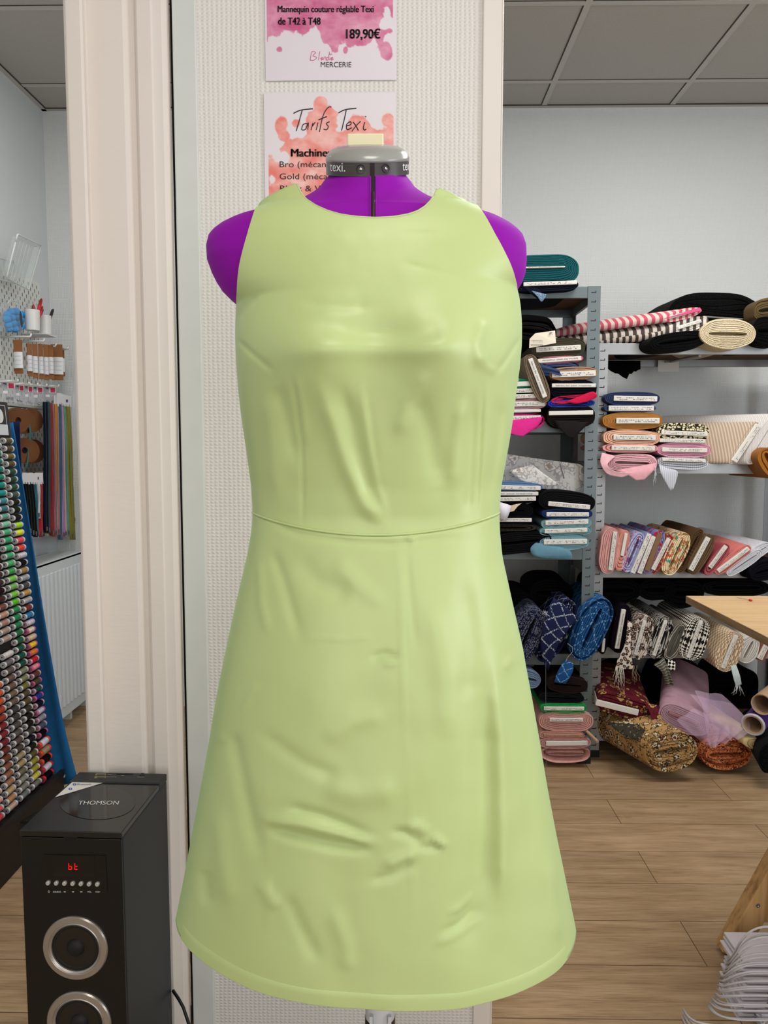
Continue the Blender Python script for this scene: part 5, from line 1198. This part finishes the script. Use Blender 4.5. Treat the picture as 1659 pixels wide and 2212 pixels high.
def cname(c):
    r, g, b = c; mx, mn = max(c), min(c); v = mx
    if mx - mn < 26:
        return 'black' if v < 42 else 'charcoal' if v < 80 else 'grey' if v < 150 else 'silver grey' if v < 195 else 'white'
    h = (60 * ((g - b) / (mx - mn) % 6) if mx == r else 60 * ((b - r) / (mx - mn) + 2) if mx == g else 60 * ((r - g) / (mx - mn) + 4))
    sat = (mx - mn) / mx; d = 'dark ' if v < 95 else 'pale ' if sat < .32 and v > 160 else ''
    base = 'red' if h < 14 or h > 345 else 'brown' if h < 40 and v < 170 else 'orange' if h < 40 and sat > .5 else 'beige' if h < 40 else 'yellow' if h < 62 and v > 150 else 'olive' if h < 85 and v <= 150 else 'lime' if h < 85 else 'green' if h < 158 else 'teal' if h < 190 else 'blue' if h < 250 else 'purple' if h < 300 else 'pink'
    return d + base
C1 = [(88,80,46),(84,74,40),(104,98,44),(82,72,36),(34,74,48),(34,66,42),(30,78,54),(62,84,72),(48,58,38),(44,54,36),(30,42,36),(170,230,30),(226,240,40),(236,70,100),(238,60,48),(208,206,226),(26,24,28),(168,128,70),(160,162,166),(72,72,74),(190,150,60),(168,170,176),(122,44,28),(30,120,180),(206,204,222),(224,212,186),(216,190,160),(240,200,30),(226,120,40),(196,20,36),(236,140,156),(92,50,42),(70,68,48),(26,66,58),(34,50,150),(26,30,52),(196,196,210),(140,140,156),(74,80,100),(20,20,24)]
C1b = [(208,208,224),(166,138,106),(24,22,24),(206,200,206),(20,20,22)]
C2 = [(0,128,112),(0,132,116),(0,120,110),(0,130,112),(0,132,110),(0,140,128),(0,150,150),(60,140,152),(60,116,122),(100,156,142),(130,200,170),(70,180,130),(40,164,110),(50,176,116),(60,170,110),(70,184,116),(56,160,86),(128,204,70),(122,180,92),(120,206,52),(96,190,30),(24,140,82),(20,132,80),(18,128,78),(14,110,66),(16,90,56),(10,82,60),(10,78,62),(8,74,62),(128,132,106),(126,130,88),(120,112,52),(84,70,40),(92,74,40),(64,54,42),(52,46,38),(48,44,36),(66,66,62),(44,44,58),(42,48,42),(84,84,40),(146,140,44),(160,154,44),(206,196,70),(110,114,110)]
C3 = [(62,32,40),(66,32,36),(60,30,34),(58,28,32),(66,30,30),(120,72,64),(196,146,124),(172,132,118),(168,146,136),(170,152,140),None,(214,210,212),(108,100,108),(94,86,80),(104,84,76),(110,88,72),(118,96,76),(106,88,78),(62,62,60),(64,60,56),(82,74,70),(92,84,78),(96,76,74),(76,66,54),(160,142,108),(168,146,108),(110,104,84),(136,136,126),(128,128,120),(112,120,118)]
C4 = [(206,96,60),(200,92,50),(200,84,40),(170,60,36),(150,54,40),(130,34,40),(132,34,42),(120,30,40),(110,44,38),(112,58,40),(136,84,62),(148,96,70),(160,116,84),(186,160,122),(184,136,96),(196,170,150)]
C5 = [(206,140,120),(226,150,150),(220,90,100),(200,60,80)]
# lists end at the bottom row of the stand
PITCH_S = (top_e - bot_e).length / 45.6
ordn = ['bottom', 'second from the bottom', 'third from the bottom']
def nth(k):
    if k < 3: return ordn[k]
    s = {1: 'st', 2: 'nd', 3: 'rd'}.get((k + 1) % 10 if not 10 < (k + 1) % 100 < 14 else 0, 'th'); return '%d%s from the bottom' % (k + 1, s)
COLN = ['first', 'second', 'third', 'fourth', 'fifth']
def spool(color, y, f, col, row, scale=1.0, cap=None):
    p = face(y, f, SR * scale * .9)
    lbl = '%s thread spool, %s, %s stand column from the right' % (cname(color), nth(row), COLN[col])
    r = thing('thread_spool', lbl, 'thread spool', p, 'thread spools on the black stand'); r.scale = (scale,) * 3
    capm = cap or core_m
    for nm, me, mt in (('spool_core', me_core, capm), ('thread', me_thr, fab(color, .6)), ('end_ring', me_ring, ring_m), ('end_hole', me_hole, print_m)):
        o = bpy.data.objects.new(nm, withmat(me, mt, nm)); COL.objects.link(o); o.parent = r
n_sp = 0
for col, Lc in enumerate((C1, C2, C3, C4, C5)):
    yc = YE - .045 - col * .082; n = len(Lc)
    for k, c in enumerate(Lc):
        if c is None: continue
        if col == 0:
            f = (k + .5) / 45.6; row = n - 1 - k + 5
        else:
            f = 1 - (n - k - .5) / 45.6; row = n - 1 - k
        a, b = proj(face(yc, f, SR))
        if a < -16: continue
        cap = None
        if col == 0 and 23 < k < 40: cap = cap_pink if k in (25, 27, 28, 30, 32, 34, 36, 39) else cap_pale
        spool(c, yc, f, col, row, 1.0, cap); n_sp += 1
for k, c in enumerate(C1b):
    spool(c, YE - .050, (40.75 + k * 1.14) / 45.6, 0, 4 - k, 1.22, (cap_or, cap_or, cap_or, cap_rd, cap_rd)[k]); n_sp += 1
m = MB(); a = P(64, 1772, 2.30); m.hexa([a + Vector(d) for d in ((-.02, -.02, 0), (.012, -.03, .0), (.03, .04, .0), (.0, .04, 0))], [a + Vector(d) for d in ((-.02, -.02, .006), (.012, -.03, .012), (.03, .04, .014), (.0, .04, .008))]); m.build('metal_clip', silver, stand)

# blue felt hanging beside the stand, navy cloth behind it
YBf = 2.63
felt = fab((30, 98, 152)); nv = fab((14, 28, 66))
def drape(name, label, L, R, mat, cat, extra=None, curl=.006):
    r = thing(name, label, cat, P((L[-1][0] + R[-1][0]) / 2, L[-1][1], L[-1][2]))
    flap(r, L, R, mat, 'cloth', nu=10, solid=.004, curl=curl); return r
r = drape('felt_length', 'long blue felt length widening down beside the thread stand', [(10, 916, 2.68), (34, 1110, 2.67), (60, 1330, 2.66), (84, 1520, 2.64), (116, 1702, 2.62)], [(27, 912, 2.66), (70, 1170, 2.65), (99, 1350, 2.63), (134, 1545, 2.635), (168, 1688, 2.63)], felt, 'fabric')
threads(r, [(126, 1692), (130, 1690)], plain('white_thread', (200, 200, 205), .8), 'frayed_threads', n=8, length=-16, Y=2.62, spread=10)
drape('navy_cloth', 'dark navy cloth hanging behind the top of the blue felt', [(20, 912, 2.72), (34, 1010, 2.72), (50, 1110, 2.71), (72, 1210, 2.70)], [(42, 910, 2.72), (46, 1010, 2.72), (50, 1112, 2.71), (74, 1212, 2.70)], nv, 'fabric', curl=.002)
# ------------------------------------------------------------------ tower speaker
YSF = 1.30
a, b = P(43, 1792, YSF), P(266, 1792, YSF)
SW, SD, SZ_ = (b.x - a.x), .235, a.z
spk = thing('tower_speaker', 'black tower loudspeaker with silver ringed drivers beside the post', 'speaker', Vector(((a.x + b.x) / 2, YSF, 0)))
MS = Matrix.Translation(((a.x + b.x) / 2, YSF, 0)) @ Matrix.Rotation(-.035, 4, 'Z')
hw = SW / 2
sp_black = plain('speaker_front_black', (9, 9, 10), .32, .45); sp_side = plain('speaker_side_charcoal', (34, 37, 38), .5, .4); sp_top = plain('speaker_lid', (26, 27, 26), .16, .5); gloss = plain('gloss_black', (12, 12, 13), .06, .6)
m = MB(); m.box((-hw, .0, .0), (hw, SD, SZ_ - .012), MS); m.build('cabinet', sp_side, spk, bevel=.003)
m = MB(); m.box((-hw + .001, -.004, .002), (hw - .001, .0, SZ_ - .013), MS); m.build('front_baffle', sp_black, spk, bevel=.001)
m = MB(); m.box((-hw - .0005, -.005, SZ_ - .011), (hw + .0005, SD * .80, SZ_), MS); lid = m.build('lid', sp_top, spk, bevel=.0015)
m = MB(); m.box((-hw - .0005, SD * .805, SZ_ - .012), (hw + .0005, SD, SZ_ + .003), MS); bar = m.build('port_panel', sp_side, spk, bevel=.002)
def LP(px, py, o=.0006): # onto the lid's top plane
    p = PZ(px, py, SZ_ + o); return p
def FP(px, py, o=.0006):  # onto the front baffle plane
    Mi = MS.inverted(); d = ray(px, py); O = Mi @ CAM; dd = Mi.to_3x3() @ d
    t_ = (-.004 - o - O.y) / dd.y; return MS @ (O + dd * t_)
m = MB(); cl = []
for k in range(48):
    an = 2 * math.pi * k / 48; cl.append(LP(210 + 82 * math.cos(an), 1734 + 36 * math.sin(an), .0006))
m.add(cl, [list(range(48))[::-1]]); m.build('lid_window', gloss, lid)
m = MB(); write(m, 'THOMSON', 168, 255, 1738, 8.5, lambda x, y: LP(x + (1738 - y) * .35, y, .0012)); m.build('lid_lettering', white_ink, lid)
m = MB(); m.add([LP(156, 1689.5, .001), LP(226, 1690, .001), LP(119, 1722, .001)], [(0, 2, 1)]); st = m.build('sticker', plain('sticker_white', (222, 220, 214), .5), lid)
bl = plain('sticker_blue', (40, 70, 160), .5)
m = MB(); write(m, 'Bluetooth', 167, 197, 1695.5, 3.6, lambda x, y: LP(x, y, .0016)); m.build('sticker_lettering', print_m, st)
for ex, ey in ((161, 1694), (152, 1704)):
    m = MB(); m.add([LP(ex + 4 * math.cos(q), ey + 2.4 * math.sin(q), .0016) for q in [2 * math.pi * k / 20 for k in range(20)]], [list(range(20))[::-1]]); o = m.build('sticker_emblem', bl, st)
    m = MB(); m.tube([LP(ex - 1.6, ey - .8, .002), LP(ex + 1.6, ey + .8, .002), LP(ex, ey + 1.7, .002), LP(ex, ey - 1.7, .002), LP(ex + 1.6, ey - .8, .002), LP(ex - 1.6, ey + .8, .002)], .0003, 4); m.build('sticker_mark', wht, st)
TP = lambda x, y: PZ(x, y, SZ_ + .0036)
gold_m = plain('port_gold', (150, 130, 96), .4, .5, .5)
for y in (1673, 1679):
    m = MB(); m.add([TP(207 - (y - 1673) * .3, y - 2.4), TP(229, y - 2.4), TP(228, y + 2.4), TP(205 - (y - 1673) * .3, y + 2.4)], [(3, 2, 1, 0)]); u = m.build('usb_port', gold_m, bar)
    q = lambda x, yy: PZ(x, yy, SZ_ + .0041); m = MB(); m.add([q(210, y - 1.1), q(227, y - 1.1), q(226, y + 1.1), q(209, y + 1.1)], [(3, 2, 1, 0)]); m.build('port_opening', print_m, u)
m = MB(); m.add([TP(252, 1671.2), TP(288, 1671.2), TP(287, 1673), TP(251, 1673)], [(3, 2, 1, 0)]); m.build('card_slot', plain('slot_black', (5, 5, 5), .8), bar)
c = TP(307, 1672.5); m = MB(); m.lathe([(.0052, 0), (.005, .0012), (.003, .0014), (.0028, .0003)], Matrix.Translation(c - Vector((0, 0, .0006))), 24); m.build('jack_socket', blk, bar, smooth=True, angle=.5)
for x0, x1, y in ((228, 251, 1678.5), (296, 311, 1678.5), (233, 241, 1673), (262, 268, 1675.5)):
    m = MB(); x = x0
    while x < x1: m.add([TP(x, y - .5), TP(x + 1.6, y - .5), TP(x + 1.6, y + .5), TP(x, y + .5)], [(3, 2, 1, 0)]); x += 2.2
    m.build('port_marking', plain('pale_print', (150, 150, 146), .6), bar)
# lid notch, display, buttons
m = MB(); m.add([FP(152 + 16 * math.cos(q), 1806 + 11 * math.sin(q)) for q in [math.pi * k / 16 for k in range(17)]], [list(range(17))]); m.build('finger_notch', plain('slot_black', (5, 5, 5), .8), spk)
m = MB(); qd = [FP(*p, .0008) for p in ((94, 1846), (228, 1848), (232, 1928), (88, 1926))]; m.add(qd, [(3, 2, 1, 0)]); pn = m.build('control_panel', plain('panel_black', (14, 13, 13), .2, .5), spk)
m = MB(); m.add([FP(*p, .0012) for p in ((114, 1848), (205, 1850), (205, 1894), (115, 1893))], [(3, 2, 1, 0)]); dsp = m.build('display', gloss, pn)
t = NT('red_segments', .5); t.col((120, 0, 0)); t.set('Emission Color', lin((255, 20, 12))); t.set('Emission Strength', 1.1)
def seg(x0, x1, y0, y1, segs):
    m = MB(); ym = (y0 + y1) / 2; g = .9
    S_ = {'l1': [(x0, y0), (x0 - .0, ym - g)], 'l2': [(x0, ym + g), (x0, y1)], 'mid': [(x0 + g, ym), (x1 - g, ym)], 'r2': [(x1, ym + g), (x1, y1 - g)], 'bot': [(x0 + g, y1), (x1 - g, y1)]}
    for s in segs: m.tube([FP(*S_[s][0], .0018), FP(*S_[s][1], .0018)], .0007, 5)
    m.build('display_figure', t.m, dsp)
seg(148.5, 155, 1865, 1878, ('l1', 'l2', 'mid', 'r2', 'bot')); seg(161.5, 168, 1865, 1878, ('l1', 'l2', 'mid', 'bot'))
for k in range(7):
    x, y = 105 + k * 17.7, 1906 + k * .45; c = FP(x, y, .0008); q = MS.to_3x3().to_4x4() @ Matrix.Rotation(math.pi / 2, 4, 'X'); q.translation = c
    m = MB(); m.lathe([(.0040, 0), (.0038, .0035), (.0030, .0045), (.0005, .0046)], q, 20); m.build('button', plain('button_silver', (196, 194, 188), .3, .5, .3), spk, smooth=True, angle=.6)
LPK = lambda x, y: FP(x, y, .0014)
for s, x0, x1 in (('SOURCE', 114.5, 131.5), ('VOL-', 188.5, 198), ('VOL+', 206, 216.5)):
    m = MB(); write(m, s, x0, x1, 1928, 3.4, LPK); m.build('button_lettering', white_ink, pn)
m = MB(); m.tube([LPK(105.5 + 2 * math.cos(q), 1926 + 2 * math.sin(q)) for q in [-1.0 + 5.2 * k / 12 for k in range(13)]], .00025, 4); m.tube([LPK(105.5, 1923.4), LPK(105.5, 1926)], .00025, 4); m.build('power_symbol', white_ink, pn)
for x, d in ((140, -1), (157.5, 1), (175.5, 1)):
    m = MB(); m.add([LPK(x - 1.8 * d, 1925), LPK(x - 1.8 * d, 1928), LPK(x + .6 * d, 1926.5)], [(0, 1, 2)]); m.add([LPK(x + .6 * d, 1925), LPK(x + .6 * d, 1928), LPK(x + 3 * d, 1926.5)], [(0, 1, 2)]); m.build('skip_symbol', white_ink, pn)
ringm = plain('satin_silver', (176, 168, 160), .32, .5, .75); cone_m = plain('cone_brown', (44, 36, 26), .7, .2, var=.1, nsc=200, bump=.2); rub = plain('surround_rubber', (14, 13, 13), .6)
for k, (cx, cy) in enumerate(((164, 2046), (172, 2207))):
    c = FP(cx, cy, 0); q = MS.to_3x3().to_4x4() @ Matrix.Rotation(math.pi / 2, 4, 'X'); q.translation = c; R_ = .0590
    m = MB(); m.lathe([(R_, 0), (R_, .003), (R_ * .97, .0055), (R_ * .82, .0062), (R_ * .80, .0052), (R_ * .78, .006), (R_ * .73, .004), (R_ * .71, -.002)], q, 72, False, False); m.build('driver_ring', ringm, spk, smooth=True, angle=.5)
    m = MB(); m.lathe([(R_ * .72, .0015), (R_ * .68, .0030), (R_ * .62, .0012)], q, 56, False, False); m.build('driver_surround', rub, spk, smooth=True)
    m = MB(); m.lathe([(R_ * .66, .0008), (R_ * .62, .0014), (R_ * .45, .0010), (R_ * .30, .0008), (R_ * .27, .0008)], q, 56, False, True); m.build('driver_cone', cone_m, spk, smooth=True)
    m = MB(); m.lathe([(R_ * .27, .0008), (R_ * .24, .0048), (R_ * .16, .0078), (R_ * .04, .0092)], q, 40, False, True); m.build('dust_cap', rub, spk, smooth=True)
m = MB(); m.box((-hw - .01, -.01, 0), (hw + .01, SD + .005, .012), MS); m.build('plinth', sp_black, spk)
m = MB(); m.tube([P(374, 2140, 1.530), P(386, 2158, 1.51), P(396, 2176, 1.50), P(408, 2212, 1.48), (P(416, 2240, 1.46))] + [Vector((P(424, 2260, 1.44).x, 1.44, .004)), Vector((-.30, 1.30, .004))], .0035, 8); tag(m.build('power_cable', blk, smooth=True), 'black power cable hanging beside the speaker at the post foot', 'cable')

# ------------------------------------------------------------------ wooden cutting table on a trestle
t = NT('light_oak_laminate', .42, .35); t.col(t.mix(.5, t.ramp(t.noise(5, 5, (.9, 11, 1), .6), [(.3, (176, 140, 98)), (.55, (206, 172, 126)), (.8, (216, 184, 140))]), t.ramp(t.noise(20, 4, (.7, 16, 1)), [(.3, (186, 150, 106)), (.7, (210, 178, 134))]))); oak = t.m
t = NT('table_edge_grain', .55, .3); t.col(t.ramp(t.noise(6, 5, (6, 1.0, 14), .6), [(.3, (104, 82, 58)), (.55, (136, 110, 80)), (.8, (150, 124, 94))])); edge_m = t.m
ZT = .90
c0 = PZ(1482, 1287, ZT)
tb = thing('cutting_table', 'pale oak cutting table corner over a pine trestle at the right', 'table', Vector((c0.x + .6, 1.5, 0)))
x0, x1, y1, y0 = c0.x, c0.x + 1.0, c0.y, .75
m = MB(); m.box((x0, y0, ZT - .0195), (x1, y1, ZT)); m.build('tabletop', oak, tb, bevel=.0012)
m = MB(); m.box((x0 - .0008, y0 + .001, ZT - .019), (x0, y1 - .001, ZT - .0008)); m.build('edge_band', edge_m, tb)
t = NT('pine', .5, .35); t.pn = t.n('ShaderNodeTexNoise'); t.pn.inputs['Scale'].default_value = 1.0; t.pn.inputs['Detail'].default_value = 3; t.l(t.coord((70, 70, 3.0), (0, -.47, 0)), t.pn.inputs['Vector']); t.col(t.ramp(t.pn.outputs['Fac'], [(.3, (146, 106, 62)), (.5, (178, 138, 90)), (.7, (190, 150, 100))])); pine = t.m
def beam(m, a, b, w, d, up=(0, 1, 0)):
    a, b = Vector(a), Vector(b); z = (b - a).normalized(); y = Vector(up); y = (y - z * y.dot(z)).normalized(); x = y.cross(z)
    q = lambda p: [p + x * sx * w / 2 + y * sy * d / 2 for sx, sy in ((-1, -1), (1, -1), (1, 1), (-1, 1))]
    m.hexa(q(a), q(b)); return m
f0 = P(1572, 2085, 1.90); f0.z = 0.012
f1 = P(1700, 1785, 1.95)
dirv = (f1 - f0); ft = f0 + dirv * ((ZT - .06) / dirv.z)
YTR = 1.90
fa = Vector((f0.x, YTR, 0.004)); fb = Vector((ft.x, YTR + .02, ZT - .055))
fc = Vector((2 * fb.x - fa.x, YTR, .004))
for s, A in ((0, fa), (1, fc)):
    m = MB(); beam(m, A, fb + Vector((.02 * (1 if s else -1), 0, 0)), .058, .045); lg = m.build('trestle_leg', pine, tb, bevel=.003)
    if not s:
        p = fa.lerp(fb, .165); m = MB(); qq = Matrix.Rotation(math.pi / 2, 4, 'X'); qq.translation = p + Vector((-.012, -.0226, 0)); m.lathe([(.0058, 0), (.0052, .0016), (.0022, .0018), (.002, .0006)], qq, 20); m.build('bolt_head', silver, lg, smooth=True, angle=.5)
        m = MB(); p = fa.lerp(fb, .012); m.box((p.x - .004, p.y - .0228, p.z - .004), (p.x + .03, p.y - .0222, p.z + .012)); m.build('worn_mark', plain('worn_wood', (84, 60, 40), .8), lg)
m = MB(); zc_ = P(1650, 1980, YTR).z; tt = (zc_ - fa.z) / (fb.z - fa.z); pa = fa.lerp(fb, tt); pb = fc.lerp(fb, tt)
m.box((pa.x, YTR + .012, zc_ - .022), (pb.x, YTR + .034, zc_ + .014)); m.build('crossbar', pine, tb, bevel=.002)
m = MB(); beam(m, (fb.x - .16, YTR + .02, ZT - .042), (fb.x + .16, YTR + .02, ZT - .042), .045, .045); m.build('trestle_head', pine, tb)
# second trestle towards the near end of the table, out of the frame
for s in (-1, 1):
    m = MB(); beam(m, (fb.x + s * (fb.x - fa.x), .98, .004), (fb.x + s * .02, .98, ZT - .055), .058, .045); m.build('trestle_leg', pine, tb)
m = MB(); beam(m, (fb.x - .16, .98, ZT - .042), (fb.x + .16, .98, ZT - .042), .045, .045); m.build('trestle_head', pine, tb)
m = MB(); pn0, pn1 = PZ(1591, 1290.5, ZT + .0025), PZ(1618, 1296, ZT + .0025)
pin = thing('dressmaking_pin', 'red headed dressmaking pin lying on the oak table', 'pin', pn1 - Vector((0, 0, .0024)))
m.tube([pn0, pn1], .0007, 6); m.build('pin_shaft', silver, pin)
m = MB(); d = (pn1 - pn0).normalized(); m.tube([pn1 - d * .001, pn1 + d * .002, pn1 + d * .008, pn1 + d * .010], [.0016, .0030, .0030, .0012], 10); m.build('pin_head', plain('pin_red', (190, 30, 30), .3, .5), pin, smooth=True)

# ------------------------------------------------------------------ stack of white paper bags with cord handles
paper = plain('bag_paper', (206, 200, 206), .75, .2); cord = plain('paper_cord', (196, 192, 196), .8, .2)
YB_ = 1.70
N_B = 15; XB0 = P(1586, 2060, YB_).x
ords = ['topmost', 'second', 'third', 'fourth', 'fifth', 'sixth', 'seventh', 'eighth', 'ninth', 'tenth', 'eleventh', 'twelfth', 'thirteenth', 'fourteenth', 'bottom']
zt = P(1596, 2050, YB_).z
rnd = random.Random(21)
hgt = zt / N_B
for k in range(N_B):
    z = hgt * k; ox = rnd.uniform(-.004, .007) + (.010 if k in (9, 8, 3) else 0)
    lb = 'white paper bag with cord handles, %s of the stack by the trestle leg' % ords[N_B - 1 - k]
    r = thing('paper_bag', lb, 'paper bag', Vector((XB0 + .15, YB_, z)), 'stacked white paper bags')
    m = MB(); xa_ = XB0 + ox
    m.box((xa_, YB_ - .035, z), (xa_ + .30, YB_ + .07, z + hgt * .55)); m.build('bag_body', paper, r, bevel=.001)
    f = k / (N_B - 1)
    for q in range(2):
        g = f + q * .5 / (N_B - 1)
        pts = []; l = .070 + .012 * (1 - f) + rnd.uniform(-.006, .006); w = .060 + (.022 if k < 3 else .004 * (1 - f)) + rnd.uniform(-.002, .002)
        cx = .795 - (.055 if k < 3 else .022 * (1 - f)) + rnd.uniform(-.003, .003) + .022 * f
        lift = (.008 + .118 * f ** 1.2) + rnd.uniform(-.003, .003)
        for t_ in range(21):
            a_ = math.pi * t_ / 20; s_ = math.sin(a_)
            pts.append(Vector((cx - w * math.copysign(abs(math.cos(a_)) ** .7, math.cos(a_)) * (1 + .10 * s_), YB_ - .033 - l * s_ ** .6, z + hgt * (.2 + .3 * q) + lift * s_ ** .8)))
        m = MB(); m.tube(pts, .0021, 7); m.build('cord_handle', cord, r, smooth=True)
